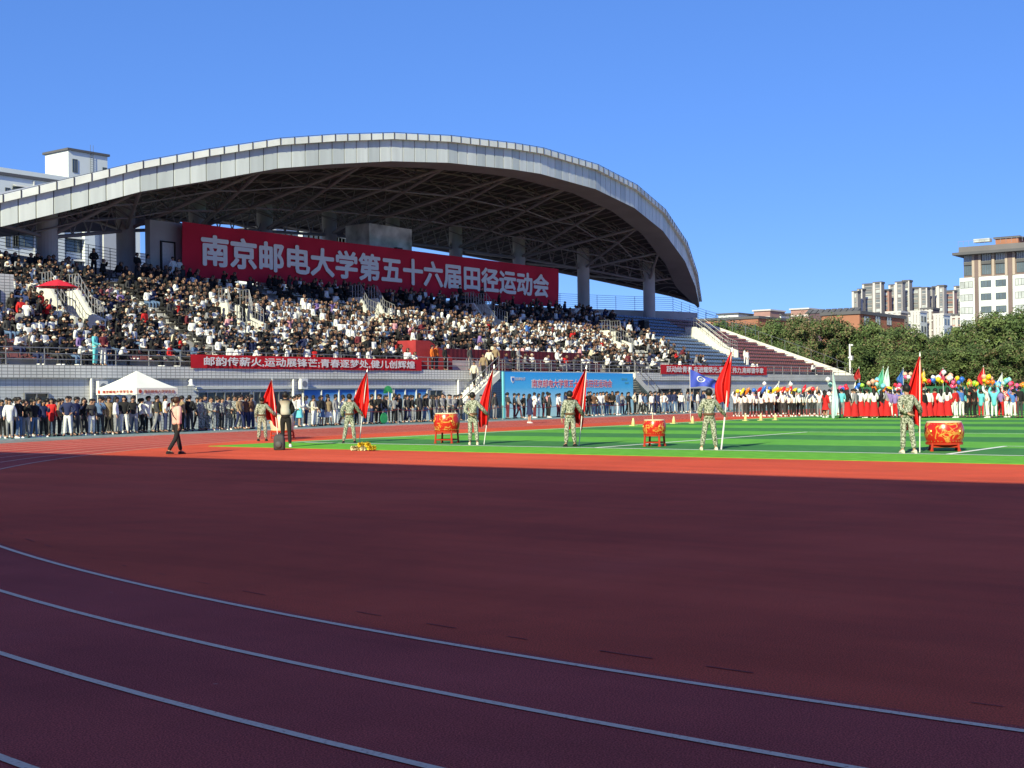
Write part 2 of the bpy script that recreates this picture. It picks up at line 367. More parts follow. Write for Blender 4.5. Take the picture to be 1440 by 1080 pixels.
# sloping end walls
for nm, f, s in (('end_wall', uR, 1), ('end_wall', uL, -1)):
    g = MB(); p0, p1, p2 = (f(VF)+s*.0, VF), (f(57.5), 57.5), (f(VT), VT)
    g.prism([(p0[0], p0[1], 0), (p1[0], p1[1], 0), (p2[0], p2[1], 0), (p2[0], p2[1], seatz(VT)+.30), (p1[0], p1[1], seatz(57.5)+.45), (p0[0], p0[1], 3.35)], (s*.25, .12, 0))
    o = g.build(nm, M_white, st)
    g = MB()
    for k in range(12):
        v = 54.6 + k*1.1; zt = (3.4+(seatz(57.5)+.75-3.4)*(v-54)/3.5) if v < 57.5 else (seatz(57.5)+.75 + (seatz(VT)+.55-seatz(57.5)-.75)*(v-57.5)/(VT-57.5))
        g.tube((f(v)+s*.5, v, zt-.3), (f(v)+s*.5, v, zt+.75), .02, 5)
        if k: g.tube(last, (f(v)+s*.5, v, zt+.74), .02, 5)
        last = Vector((f(v)+s*.5, v, zt+.74))
    g.build('end_rail', M_rail, o)
# parapet beam and ground-floor wall
g = MB(); g.box(uL(VF)-.3, uR(VF)+.3, VF-.02, VF+.4, 2.68, 3.32); g.build('parapet', M_tile, st)
g = MB(); g.box(uL(VF), uR(VF), VF+.14, VF+.5, 0, 2.70); gw = g.build('front_wall', tile_mat('grey_tile', (.74, .74, .73), (.69, .69, .68), .30, .15, ms=.010), st)
def window(u0, u1, z0, z1, pane, frame=M_rail, mull=1):
    g = MB(); w = .06
    g.box(u0, u1, VF+.06, VF+.15, z0, z0+w); g.box(u0, u1, VF+.06, VF+.15, z1-w, z1)
    n = max(1, mull)
    for k in range(n+1):
        x = u0 + (u1-u0-w)*k/n; g.box(x, x+w, VF+.062, VF+.15, z0+w, z1-w)
    f = g.build('window', frame, gw)
    g = MB(); g.face([(u0+w, VF+.13, z0+w), (u1-w, VF+.13, z0+w), (u1-w, VF+.13, z1-w), (u0+w, VF+.13, z1-w)]); 
    return f, g.build('shop_poster' if pane is not M_glass else 'dark_opening', pane, gw)
m, t, b = blank('blue_poster', .4, .4)
tc = node(t, 'ShaderNodeTexCoord'); sp = node(t, 'ShaderNodeSeparateXYZ'); t.links.new(tc.outputs['Object'], sp.inputs[0])
no = node(t, 'ShaderNodeTexNoise'); no.inputs['Scale'].default_value = .8; no.inputs['Detail'].default_value = 4; t.links.new(tc.outputs['Object'], no.inputs['Vector'])
ad = node(t, 'ShaderNodeMath', operation='MULTIPLY_ADD'); ad.inputs[1].default_value = .35; t.links.new(no.outputs[0], ad.inputs[0]); 
m2 = node(t, 'ShaderNodeMapRange'); m2.inputs[1].default_value = 2.2; m2.inputs[2].default_value = 1.2; t.links.new(sp.outputs[2], m2.inputs[0]); t.links.new(m2.outputs[0], ad.inputs[2])
t.links.new(ramp(t, ad.outputs[0], [(0, (.01, .05, .28)), (.55, (.04, .22, .62)), (1, (.45, .62, .70))]), b.inputs['Base Color']); M_poster = m
def xu(x, v=54.1): return PV(x, 550, v).x
for a, b_ in ((426, 501), (503, 560), (553.5, 601)): window(xu(a), xu(b_), .9, 2.12, M_poster, M_white, 3) if a != 503 else window(xu(503), xu(552), .9, 2.12, M_poster, M_white, 2)
for a, b_ in ((-40, -8), (34, 68), (278, 352), (356, 410), (604, 622), (870, 903), (925, 958), (965, 985)): window(xu(a), xu(b_), .1 if b_-a < 36 and a < 700 else .9, 2.0, M_glass, M_rail, 2 if b_-a < 40 else 6)
M_strip2 = mat('white_band', (.62, .62, .60), .7, .1, 1)
for a, b_ in ((278, 412), (426, 602)):
    g = MB(); g.box(xu(a)-.1, xu(b_)+.1, VF+.02, VF+.139, 2.13, 2.24); g.build('lintel', M_strip2, gw)
M_wp = mat('white_plastic', (.7, .7, .7), .4, .04)
for x in (127, 411, 643, 1110):
    g = MB(); g.tube((xu(x), VF+.02, 0), (xu(x), VF+.02, 2.68), .075, 10); g.build('drainpipe', M_wp, st)
for x, z in ((131.5, 2.05), (417, 2.2)):
    g = MB(); g.box(xu(x)+.1, xu(x)+.62, VF-.2, VF+.138, z-.1, z+.5); ac = g.build('air_conditioner', M_wp, st)
    g = MB(); g.lathe([(.19, 0), (.19, .01)], 18, (xu(x)+.36, VF-.215, z+.2), 'y'); g.build('fan_grille', M_rail, ac)
g = MB(); x = xu(264); g.lathe([(.05, .3), (.09, .26), (.12, 0), (.22, -.05)], 14, (x, VF-.18, 2.36)); g.tube((x, VF-.1, 2.5), (x, VF+.14, 2.6), .02)
g.build('floodlight', M_wp, st)
# front railing
def rail_run(nm, pts, h, n, mt, bars=3, parent=st, step=2.0, r=.022):
    g = MB()
    for a, b_ in zip(pts, pts[1:]):
        a, b_ = Vector(a), Vector(b_); L = (b_-a).length; k = max(1, round(L/step))
        for i in range(k+1):
            p = a.lerp(b_, i/k); g.tube(p, p+Vector((0, 0, h)), r*1.25, 6)
        for j in range(bars):
            dz = Vector((0, 0, h*(j+1)/bars)); g.tube(a+dz, b_+dz, r, 5)
    return g.build(nm, mt, parent)
gap0, gap1 = 69.4, 87.6
rail_run('front_railing', [(uL(VF)+.2, VF+.2, 3.32), (uR(VF)-.4, VF+.2, 3.32)], .82, 0, M_rail)
# rear railing on the bowed back wall
ub = [u for u in us if u > 34 and u < 122]
rail_run('rear_railing', [(u, backv(u)+.12, 10.35) for u in ub], 1.45, 0, M_railb, 7, step=2.2, r=.018)
u1 = ub[-1]; rail_run('rear_railing', [(u1, backv(u1)+.12, 10.35), (uR(VT)+2.0, VT+.3, 9.4), (uR(VT)+8.5, VT-2.5, 8.0)], 1.3, 0, M_railb, 5, step=1.6, r=.018)
# columns
def roof_row(x): pass
ROOF = [(32.0, 67.9, 9.9, 9.5, 8.1), (36.0, 66.5, 11.55, 11.15, 9.75), (40.15, 65.1, 13.03, 12.64, 11.29), (43.73, 63.71, 14.29, 13.85, 12.5), (47.5, 62.39, 15.6, 15.2, 13.85), (51.43, 61.16, 16.73, 16.33, 14.85), (56.1, 59.91, 17.94, 17.55, 16.1),
 (60.09, 59.02, 18.7, 18.28, 16.82), (64.89, 58.17, 19.45, 19.05, 17.58), (70.15, 57.49, 19.98, 19.58, 18.12), (77.16, 57.04, 20.45, 20.03, 18.54), (80.8, 57.0, 20.62, 20.2, 18.68), (89.26, 57.44, 20.55, 20.13, 18.58),
 (97.27, 58.52, 19.98, 19.57, 17.99), (105.28, 60.26, 18.87, 18.48, 16.88), (114.72, 63.15, 16.85, 16.45, 14.94), (122.5, 66.2, 14.45, 14.15, 13.0), (129.3, 69.4, 12.1, 11.9, 11.35)]
def fr(u, k):
    for a, b_ in zip(ROOF, ROOF[1:]):
        if a[0] <= u <= b_[0]: s = (u-a[0])/(b_[0]-a[0]); return a[k] + (b_[k]-a[k])*s
    return ROOF[0][k] if u < ROOF[0][0] else ROOF[-1][k]
def rv(u): return max(fr(u, 1)+.4, 82 - 12*((u-84)/45)**2)
def rz(u): return min(16.5 - (4.9 if u < 84 else 4.3)*((u-84)/45)**2, fr(u, 2)-.3)
def under(u, v):                       # height of the roof's underside
    a, b_ = fr(u, 1), rv(u); s = min(1, max(0, (v-a)/(b_-a))); return (fr(u, 2)-.45)*(1-s) + rz(u)*s
for i in range(NC):
    g = MB(); u, v = colu(i), colv(i)
    g.tube((u, v, 0), (u, v, under(u, v)-.15), .62, 20, cap=False)
    g.build('column', M_col, st, smooth=False)
# roof
us2 = sorted(set([a[0] for a in ROOF] + [ROOF[0][0] + i*(ROOF[-1][0]-ROOF[0][0])/60 for i in range(61)]))
g = MB()
top_rows, bot_rows = [], []
for j in range(9):
    s = j/8
    top_rows.append([(u, fr(u,1)+.3+(rv(u)-fr(u,1)-.3)*s, (fr(u,2)-.06)*(1-s)+(rz(u)+.5)*s + math.sin(math.pi*s)*.5) for u in us2])
    bot_rows.append([(u, fr(u,1)+.3+(rv(u)-fr(u,1)-.3)*s, under(u, fr(u,1)+.3+(rv(u)-fr(u,1)-.3)*s) + math.sin(math.pi*s)*.4) for u in us2])
g.grid(top_rows); g.mi = 0
roof = g.build('roof', M_roof, st)
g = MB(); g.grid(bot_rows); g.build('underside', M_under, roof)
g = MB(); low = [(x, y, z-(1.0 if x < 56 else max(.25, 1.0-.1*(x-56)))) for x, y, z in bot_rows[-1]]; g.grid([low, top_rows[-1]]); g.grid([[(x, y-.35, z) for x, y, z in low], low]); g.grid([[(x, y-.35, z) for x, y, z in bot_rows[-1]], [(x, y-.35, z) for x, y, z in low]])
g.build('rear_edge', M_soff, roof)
# fascia: single metal panels on the polygonal front, thin gutter strip proud of them
pu = []
for a, b_ in zip(ROOF, ROOF[1:]):
    L = math.dist(a[:3], b_[:3]); n = max(1, round(L/1.03))
    pu += [a[0] + (b_[0]-a[0])*i/n for i in range(n)]
pu.append(ROOF[-1][0])
g = MB(); r2 = random.Random(4)
for a, b_ in zip(pu, pu[1:]):
    g.mi = r2.choice([0, 0, 1, 2, 2])
    e = .017/(b_-a); a1, b1 = a + (b_-a)*e*2, b_ - (b_-a)*e*2
    p = [(a1, fr(a1,1), fr(a1,4)), (b1, fr(b1,1), fr(b1,4)), (b1, fr(b1,1), fr(b1,3)), (a1, fr(a1,1), fr(a1,3))]
    g.prism(p, (0, .05, 0))
g.build('fascia', M_fasc, roof)
g = MB(); g.grid([[(u, fr(u,1)+.06, fr(u,4)) for u in us2], [(u, fr(u,1)+.06, fr(u,3)) for u in us2]]); g.build('fascia_joint', M_joint, roof)
g = MB()
for a, b_ in zip(pu, pu[1:]):
    e = (b_-a)*.02; a1, b1 = a+e, b_-e
    g.raw([(a1, fr(a1,1)-.28, fr(a1,3)), (b1, fr(b1,1)-.28, fr(b1,3)), (b1, fr(b1,1)-.28, fr(b1,2)), (a1, fr(a1,1)-.28, fr(a1,2)),
           (a1, fr(a1,1)+.5, fr(a1,3)), (b1, fr(b1,1)+.5, fr(b1,3)), (b1, fr(b1,1)+.5, fr(b1,2)), (a1, fr(a1,1)+.5, fr(a1,2))],
          [(0,1,2,3), (3,2,6,7), (1,0,4,5), (0,3,7,4), (1,5,6,2)])
g.build('gutter', M_strip, roof)
g = MB()
for u in pu:
    g.tube((u, fr(u,1)-.285, fr(u,3)), (u, fr(u,1)-.285, fr(u,2)+.06), .04, 4)
g.poly([Vector((u, fr(u,1)-.285, fr(u,2)+.05)) for u in us2], .02, 4)
g.build('gutter_bracket', M_joint, roof)
g = MB()
BW = 2.3
g.grid([[(u, fr(u,1)+.0, fr(u,4)-.01) for u in us2], [(u, fr(u,1)+BW*min(1, max(.1,(130-u)/8)), fr(u,4)-.1) for u in us2], [(u, fr(u,1)+(BW+.35)*min(1, max(.1,(130-u)/8)), max(fr(u,4)+.0, under(u, fr(u,1)+BW))) for u in us2]])
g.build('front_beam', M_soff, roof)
# long purlins and trusses
for s in (.16, .28, .40, .52, .64, .76, .88):
    g = MB(); pts = [Vector((u, fr(u,1)+(rv(u)-fr(u,1))*s, under(u, fr(u,1)+(rv(u)-fr(u,1))*s)+math.sin(math.pi*s)*.3-.16)) for u in us2[2:-4:2]]
    g.poly(pts, .06, 5); g.build('purlin', M_steel, roof)
for u in [ROOF[0][0]+2+i*1.31 for i in range(72)]:
    if u > 127: break
    g = MB(); g.poly([Vector((u, fr(u,1)+2.5+(rv(u)-fr(u,1)-2.7)*s/6, under(u, fr(u,1)+2.5+(rv(u)-fr(u,1)-2.7)*s/6)+math.sin(math.pi*s/6)*.3-.05)) for s in range(7)], .05, 4); g.build('rafter', M_steel, roof)
for i in range(NC):
    g = MB(); u, v = colu(i), colv(i); zt = under(u, v)-2.2
    for du in (-3.93, 3.93):
        uf = u+du
        if uf > 126: continue
        vf = fr(uf, 1)+BW; A = Vector((u, v, zt)); Bp = Vector((uf, vf, fr(uf, 4)+.15)); g.tube(A, Bp, .13, 8)
        N = 6; prev = None
        for k in range(N+1):
            p = A.lerp(Bp, k/N); tops = []
            for w in (-1.3, 1.3):
                q = Vector((p.x+w, p.y+.9, 0)); q.z = under(q.x, q.y)-.12
                if q.z > p.z+.15 and 0 < k < N: g.tube(p, q, .042, 4)
                tops.append(q)
            if prev and k < N:
                for q in prev:
                    if q.z > p.z+.1 and k > 0: g.tube(p, q, .042, 4)
            prev = tops
    # rear stay and cross tie
    vb = rv(u)-.6
    if vb > v+1: g.tube((u, v, zt), (u, vb, under(u, vb)-.1), .13, 6)
    if i < NC-1:
        u2, v2 = colu(i+1), colv(i+1); z2 = under(u2, v2)-2.2
        g.tube((u, v, zt), (u2, v2, z2), .12, 6)
        for k in range(5):
            p = Vector((u, v, zt)).lerp(Vector((u2, v2, z2)), (k+.5)/5)
            for w in (-.8, .8):
                q = Vector((p.x+w, p.y, 0)); q.z = under(q.x, q.y)-.1; g.tube(p, q, .05, 4)
        # mid-span tie between bottom chords
        for s in (.33, .66):
            a = Vector((u, v, zt)).lerp(Vector((u+3.93, fr(u+3.93,1)+BW, fr(u+3.93,4)+.15)), s)
            b_ = Vector((u2, v2, z2)).lerp(Vector((u2-3.93, fr(u2-3.93,1)+BW, fr(u2-3.93,4)+.15)), s)
            g.tube(a, b_, .06, 5)
            a2 = Vector((u, v, zt)).lerp(Vector((u-3.93, fr(u-3.93,1)+BW, fr(u-3.93,4)+.15)), s); g.tube(a, a2, .06, 5)
    g.build('truss', M_steel, st)
# booths at the back: plain stair house and the commentary box
a, b_ = PV(211, 350, 68.4), PV(257.5, 350, 68.4)
g = MB(); g.box(a.x, b_.x, 68.4, 68.9, ZT, 13.3); bh = g.build('stair_house', mat('grey_plaster', (.36, .35, .36), .85, .12, .6), st)
d0, d1 = PV(227, 350, 68.4), PV(243.5, 350, 68.4)
g = MB(); g.box(d0.x, d1.x, 68.33, 68.398, ZT+.05, 11.9); dr = g.build('door', mat('door_grey', (.5, .5, .52), .6, .1), bh)
g = MB(); g.box(d0.x-.12, d0.x, 68.30, 68.398, ZT, 12.0); g.box(d1.x, d1.x+.12, 68.30, 68.398, ZT, 12.0); g.box(d0.x, d1.x, 68.30, 68.398, 11.9, 12.0); g.build('door_frame', M_black, dr)
a, b_ = PV(523, 330, 69.6), PV(579, 330, 69.6)
g = MB(); g.box(a.x-.3, b_.x, 69.6, 72.2, ZT, 15.4); cb = g.build('commentary_box', mat('mottled_concrete', (.50, .49, .46), .9, .45, .9), st)  # strong blotchy variation in the concrete colour
g = MB(); g.box(b_.x-2.2, b_.x-1.5, 69.3, 69.6, 13.2, 13.7); g.tube((b_.x-1.85, 69.3, 13.2), (b_.x-1.85, 69.0, 12.9), .1, 8); g.build('camera_mount', M_black, cb)
# vomitories: white stair walls dropping towards the field, with rails
VOM = [(40.6, 58.9, 62.4), (52.6, 59.4, 62.0), (67.2, 61.6, 64.6), (81.0, 61.8, 65.2), (95.5, 59.0, 61.4), (115.4, 58.6, 63.6)]
for (u, va, vb) in VOM:
    for w in ((0, .22), (1.7, .22)):
        g = MB()
        g.prism([(u+w[0], va, seatz(va)-.6), (u+w[0], va, seatz(va)+.75), (u+w[0], va+1.1, seatz(va)+1.15), (u+w[0], vb-1.2, seatz(vb)+.75), (u+w[0], vb, seatz(vb)+.75), (u+w[0], vb, seatz(vb)-.6)], (w[1], 0, 0))
        sw = g.build('stair_wall', M_white, st)
        g = MB(); pts = [Vector((u+w[0]+.11, va+.1, seatz(va)+.75)), Vector((u+w[0]+.11, va+1.1, seatz(va)+1.15)), Vector((u+w[0]+.11, vb-1.2, seatz(vb)+.75)), Vector((u+w[0]+.11, vb-.1, seatz(vb)+.75))]
        for dz in (.45, .9): g.poly([p+Vector((0, 0, dz)) for p in pts], .022, 5)
        for p, q in zip(pts, pts[1:]):
            for k in range(4): 
                c = p.lerp(q, k/4); g.tube(c, c+Vector((0, 0, .9)), .024, 5)
        g.build('handrail', M_rail, sw)
    g = MB(); g.box(u+.22, u+1.7, va, vb, seatz(va)-.8, seatz(va)-.55)
    for k in range(8):
        f = k/8; g.box(u+.222, u+1.698, va+(vb-va)*f, va+(vb-va)*(f+.125), seatz(va)-.55, seatz(va)-.55+ (k+1)*.22)
    g.build('stair_flight', M_step, st)
def in_vom(u, v, pad=.3):
    return any(a-pad < u < a+1.92+pad and va-.5 < v < vb+.2 for a, va, vb in VOM)
AISLES = [47, 60.2, 74.3, 88.6, 102.5]
def in_aisle(u): return any(abs(u-a) < .55 for a in AISLES)
# tiled block at the stand's near end
g = MB(); a = PV(19.5, 420, 59.5); g.box(a.x-7, a.x, 59.5, 66, 3.3, PV(5, 385, 59.5).z); tb = g.build('tiled_block', M_tile, st)
g = MB(); w0 = PV(4, 440, 59.5); g.box(a.x-2.2, a.x-.75, 59.43, 59.51, PV(4, 460, 59.5).z, PV(4, 408, 59.5).z); g.build('window', M_glass, tb)
def in_block(u, v): return u < a_blk+.3 and v > 59
a_blk = a.x
# tip-up seats
def seat_geo(g, u, v, z):
    g.box(u-.21, u+.21, v+.28, v+.66, z+.36, z+.41)
    g.raw([(u-.21, v+.64, z+.38), (u+.21, v+.64, z+.38), (u+.21, v+.70, z+.38), (u-.21, v+.70, z+.38), (u-.20, v+.70, z+.60), (u+.20, v+.70, z+.60), (u+.20, v+.75, z+.60), (u-.20, v+.75, z+.60)],
          [(0,1,5,4), (2,3,7,6), (4,5,6,7), (1,2,6,5), (3,0,4,7)])
VIP0, VIP1 = 68.4, 87.0
def seat_ok(u, r):
    v = rowv(r)
    if u < uL(v)+.6 or u > uR(v+.8)-.7 or in_vom(u, v+.4) or in_aisle(u) or in_block(u, v): return False
    if r <= 3 and VIP0-4.6 < u < VIP1+.3: return False
    return True
SEATS = [(26 + k*.5, r) for r in range(NR) for k in range(220) if seat_ok(26 + k*.5, r)]
def seat_mat(u): return 1 if (u < 44 or u > 116.5) else (0 if u > 102 else 2)
near = sorted(SEATS, key=lambda s: 0 if (117.5 < s[0] and s[1] < 3) or (103.2 < s[0] < 109.3 and 4 <= s[1] < 6) else 1)[:96]
ns = set(near); SM = [M_blue_s, M_red_s, M_grey_s]; pro = {}
for u, r in near:
    k = seat_mat(u)
    if k not in pro: g = MB(); seat_geo(g, 0, 0, 0); pro[k] = g.mesh('seat', SM[k])
    obj('seat', pro[k], st, (u, rowv(r), rowz(r)))
g = MB()
for u, r in SEATS:
    if (u, r) in ns: continue
    g.mi = seat_mat(u); seat_geo(g, u, rowv(r), rowz(r))
o = g.build('seating', SM, st); o['kind'] = 'stuff'
# guests' terrace: red carpet, two long draped desks behind rails
g = MB()
for r in range(4):
    v, z = rowv(r), rowz(r); g.box(VIP0-4.4, VIP1+.2, v+.004, v+DV, z-.2, z+.012)
g.box(VIP0-4.4, VIP1+.2, VF+.45, V0, Z0-.2, Z0+.012); g.build('carpet', M_red, st)
rail_run('terrace_rail', [(VIP0, 57.2, rowz(2)+.02), (VIP1-1.4, 57.2, rowz(2)+.02)], .85, 0, M_rail, 4, step=1.1)
rail_run('terrace_rail', [(VIP0+3, 55.3, Z0+.02), (VIP1, 55.3, Z0+.02)], .85, 0, M_rail, 4, step=1.1)
g = MB(); a = PV(585, 480, 58.6); b_ = PV(612, 480, 58.6)
g.box(VIP0-4.3, VIP0-1.0, 57.2, 58.5, rowz(3), rowz(4)+.35); g.build('red_landing', M_red, st)
g = MB(); z = rowz(4)+.35; g.box(a.x, b_.x, 58.6, 59.6, z, z+1.0); g.build('red_booth', M_maroon, st)
rail_run('booth_rail', [(a.x-.05, 58.45, z), (b_.x+.05, 58.45, z)], 1.0, 0, M_rail, 4, step=.9)
g = MB(); g.prism([(VIP0-4.4, 55.4, Z0+.02), (VIP0-.6, 55.4, Z0+.02), (VIP0-.6, 55.4, Z0+.9), (VIP0-3.0, 55.4, Z0+2.0), (VIP0-4.4, 55.4, Z0+2.0)], (0, 1.6, 0)); g.build('red_stair_side', M_red, st)
# outside stairs from the walkway up to the terrace, both sides of the event board
for u0, s in ((69.6, -1), (87.4, 1)):
    g = MB(); n = 18
    for k in range(n):
        z = 3.3*(n-k)/n; x0 = u0 + s*.30*k; x1 = u0 + s*.30*(k+1)
        g.box(min(x0, x1), max(x0, x1), 52.85, 53.97, z-.4, z-.02)
    sf = g.build('outside_stair', M_conc, st)
    g = MB(); g.prism([(u0, 52.7, 3.25), (u0+s*5.4, 52.7, .1), (u0+s*5.4, 52.7, .03), (u0+s*4.8, 52.7, .03), (u0, 52.7, 2.75)], (0, .149, 0)); g.build('stringer', M_white, sf)
    g = MB(); A, B2 = Vector((u0, 52.78, 3.25)), Vector((u0+s*5.4, 52.78, .1))
    for dz in (.5, 1.0): g.tube(A+Vector((0,0,dz)), B2+Vector((0,0,dz)), .03, 6)
    for k in range(6): p = A.lerp(B2, k/5); g.tube(p, p+Vector((0,0,1.0)), .03, 6)
    g.build('handrail', M_rail, sf)
# ============================================================ banners and boards
def wavy(u0, u1, v, z0, z1, amp, seed, nx=60, nz=6):
    q = random.Random(seed); ph = [q.random()*6 for _ in range(4)]
    rows = []
    for j in range(nz+1):
        rows.append([(u0+(u1-u0)*i/nx, v - .0 + amp*(math.sin(i*.37+ph[0]+j*.4)+.6*math.sin(i*.83+ph[1]-j*.7)), z0+(z1-z0)*j/nz + (amp*.5*math.sin(i*.21+ph[2]) if j in (0, nz) else 0)) for i in range(nx+1)])
    return rows
M_ban = mat('banner_red_cloth', (.52, .016, .045), .85, .12, .4)
M_ban2 = mat('banner_scarlet_cloth', (.55, .014, .025), .8, .1, .8)
M_ltr = mat('white_lettering', (.78, .78, .78), .8, .03)
M_ltr2 = mat('red_lettering', (.74, .02, .08), .6, .03)
# great banner
VB = 67.55
p0, p1 = PV(256.5, 352, VB), PV(785.5, 402, VB); zb, zt = PV(520, 410, VB).z, PV(520, 345, VB).z
ban = thing('banner', 'huge red banner with large white characters across the back of the stand', 'banner', ((p0.x+p1.x)/2, VB, zb))
hw = (p1.x-p0.x)/2
g = MB(); rows = wavy(-hw, hw, 0, 0, zt-zb, .02, 3, 120, 8); g.grid(rows); g.grid([[(x, y+.03, z) for x, y, z in r] for r in rows][::-1]); g.build('cloth', M_ban, ban, smooth=True)
ca, cb_ = PV(284, 360, VB-.08), PV(771, 405, VB-.08)
lh = zt-zb
me = text_mesh('南京邮电大学第五十六届田径运动会', cb_.x-ca.x, lh*.56, M_ltr, .034)
obj('lettering', me, ban, (ca.x-(p0.x+p1.x)/2, -.09, lh*.24))
g = MB()
for k in range(9): x = -hw+.3+k*(2*hw-.6)/8; g.tube((x, .1, -1.0), (x, .1, lh), .06, 6)
g.build('scaffold', M_rail, ban)
def strip(label, xa, xb, ya, yb, txt, v=VF-.09, seed=1, bold=.02):
    a, b_ = PV(xa, (ya+yb)/2, v), PV(xb, (ya+yb)/2, v); xm = (xa+xb)/2
    z0, z1 = PV(xm, yb, v).z, PV(xm, ya, v).z
    t_ = thing('banner', label, 'banner', ((a.x+b_.x)/2, v, z0)); h = z1-z0; w = (b_.x-a.x)/2
    g = MB(); rows = wavy(-w, w, 0, 0, h, .012, seed, 70, 4); g.grid(rows); g.grid([[(x, y+.02, z) for x, y, z in r] for r in rows][::-1]); g.build('cloth', M_ban2, t_, smooth=True)
    obj('lettering', text_mesh(txt, w*2*.915, h*.68, M_ltr, bold), t_, (-w*.915+.05, -.05, h*.17)); return t_
strip('long scarlet banner with white characters tied along the front railing of the packed terrace', 268.5, 593, 502, 519.5, '邮韵传薪火,运动展锋芒;青春逐梦处,健儿创辉煌', seed=2, bold=.022)
strip('scarlet banner with white characters on the railing below the empty blue seats', 929, 1078, 514.2, 526.6, '跃动绘青春,奋进耀荣光;凝心汇伟力,南邮谱华章', seed=5, bold=.022)
# blue event board
m, t, b = blank('board_print', .45, .4)
tc = node(t, 'ShaderNodeTexCoord'); sp = node(t, 'ShaderNodeSeparateXYZ'); t.links.new(tc.outputs['Object'], sp.inputs[0])
mr = node(t, 'ShaderNodeMapRange'); mr.inputs[2].default_value = 3.2; t.links.new(sp.outputs[2], mr.inputs[0])
t.links.new(ramp(t, mr.outputs[0], [(0, (.55, .80, .88)), (.40, (.40, .72, .90)), (.66, (.09, .52, .92)), (1, (.03, .38, .90))]), b.inputs['Base Color'])
VBd = 52.55
a, b_ = PV(709.5, 555, VBd), PV(890.5, 555, VBd); zt = PV(800, 524, VBd).z
bd = thing('event_board', 'big blue printed board with red characters standing before the ground floor', 'board', ((a.x+b_.x)/2, VBd, 0)); w = (b_.x-a.x)/2
g = MB(); g.box(-w, w, 0, .06, .05, zt); g.build('panel', m, bd)
M_cyan = mat('cyan_edge', (.18, .62, .66), .5, .03)
g = MB(); g.box(-w-.16, -w-.002, -.02, .10, .03, zt+.02); g.build('side_edge', M_cyan, bd)
ca, cb_ = PV(749, 540, VBd-.1), PV(862, 540, VBd-.1); za, zc = PV(800, 545.2, VBd).z, PV(800, 533.5, VBd).z
tx = '南京邮电大学第五十六届田径运动会'
obj('lettering_border', text_mesh(tx, cb_.x-ca.x, zc-za, M_ltr, .045), bd, (ca.x-bd.location.x, -.012, za))
obj('lettering', text_mesh(tx, cb_.x-ca.x-.1, zc-za-.08, M_ltr2, .0), bd, (ca.x-bd.location.x+.05, -.03, za+.04))
obj('small_lettering', text_mesh('南京邮电大学', 1.15, .22, M_ltr, .01), bd, (-w+1.25, -.012, zt-.58))
g = MB(); cx, cz = -w+.95, zt-.52
sh = [(-.2, .2), (.2, .2), (.2, -.02), (.12, -.17), (0, -.26), (-.12, -.17), (-.2, -.02)]
g.prism([(cx+x, -.02, cz+z) for x, z in sh], (0, .018, 0)); g.build('crest', M_ltr, bd)
g = MB(); g.prism([(cx+x*.62, -.03, cz+z*.62) for x, z in sh], (0, .009, 0)); g.build('crest_field', mat('crest_blue', (.03, .16, .55), .5, 0), bd)
obj('small_lettering', text_mesh('第五十六届', .8, .2, M_cyan, .01), bd, (w-1.75, -.012, zt-.55)); obj('small_lettering', text_mesh('运动会', .55, .16, M_cyan, .01), bd, (w-1.25, -.012, zt-.82))
g = MB()
for x in (-w+.5, 0, w-.5): g.tube((x, .1, .03), (x, .1, zt-.1), .05, 6); g.tube((x, .1, zt-.4), (x, .9, .03), .04, 6)
g.build('strut', M_rail, bd)
# pop-up tent on the walkway
vt = 49.75
a, b_ = PV(192, 548, vt), PV(250, 548, vt); w = (b_.x-a.x)/2
cy = vt
while True:                                            # the near side runs back until it meets its seen corner
    cy += .02
    if PV(135.5, 548, cy).x >= a.x: break
d = (cy-vt)/2; zc = PV(192, 545.5, vt).z
tent = thing('canopy_tent', 'white peaked pop-up tent with red lettering on its valance', 'tent', (a.x+w, vt+d, .03))
za = PV(192, 521.5, vt+d).z-.03; zc -= .03
M_can = mat('canopy_white', (.80, .80, .72), .7, .04, 1.5)
g = MB(); n = 8; rows = []
for k in range(n+1):
    s_ = k/n; z = zc + (za-zc)*(s_**1.18); f = 1-s_; row = []
    for p, q in (((-1, -1), (1, -1)), ((1, -1), (1, 1)), ((1, 1), (-1, 1)), ((-1, 1), (-1, -1))):
        row += [((p[0]+(q[0]-p[0])*i/6)*w*f, (p[1]+(q[1]-p[1])*i/6)*d*f, z - .04*math.sin(math.pi*i/6)*f*s_) for i in range(6)]
    rows.append(row + row[:1])
g.grid(rows); g.build('canopy', M_can, tent)
vz = .30
g = MB()
for p, q in (((-w, -d), (w, -d)), ((w, -d), (w, d)), ((w, d), (-w, d)), ((-w, d), (-w, -d))):
    g.grid([[(p[0]+(q[0]-p[0])*i/12, p[1]+(q[1]-p[1])*i/12, z + (.012*math.sin(i*2.1) if z < zc else 0)) for i in range(13)] for z in (zc-vz, zc)])
va = g.build('valance', M_can, tent)
M_rl = mat('valance_red_print', (.45, .06, .04), .7, 0)
obj('lettering', text_mesh('南京邮电大学学生会', w*1.5, .15, M_rl, .01), va, (-w*.66, -d-.02, zc-.24))
obj('lettering', text_mesh('南京邮电大学学生会', d*1.5, .15, M_rl, .01), va, (-w-.02, d*.66, zc-.24), -math.pi/2)
g = MB(); g.lathe([(.09, 0), (.09, .01)], 10, (-w*.84, -d-.03, zc-.16), 'y'); g.build('round_mark', M_rl, va)
g = MB(); g.prism([(-w-.03, d*.84+.09*math.cos(t_), zc-.16+.09*math.sin(t_)) for t_ in [i*math.pi/5 for i in range(10)]], (.01, 0, 0)); g.build('round_mark', M_rl, va)
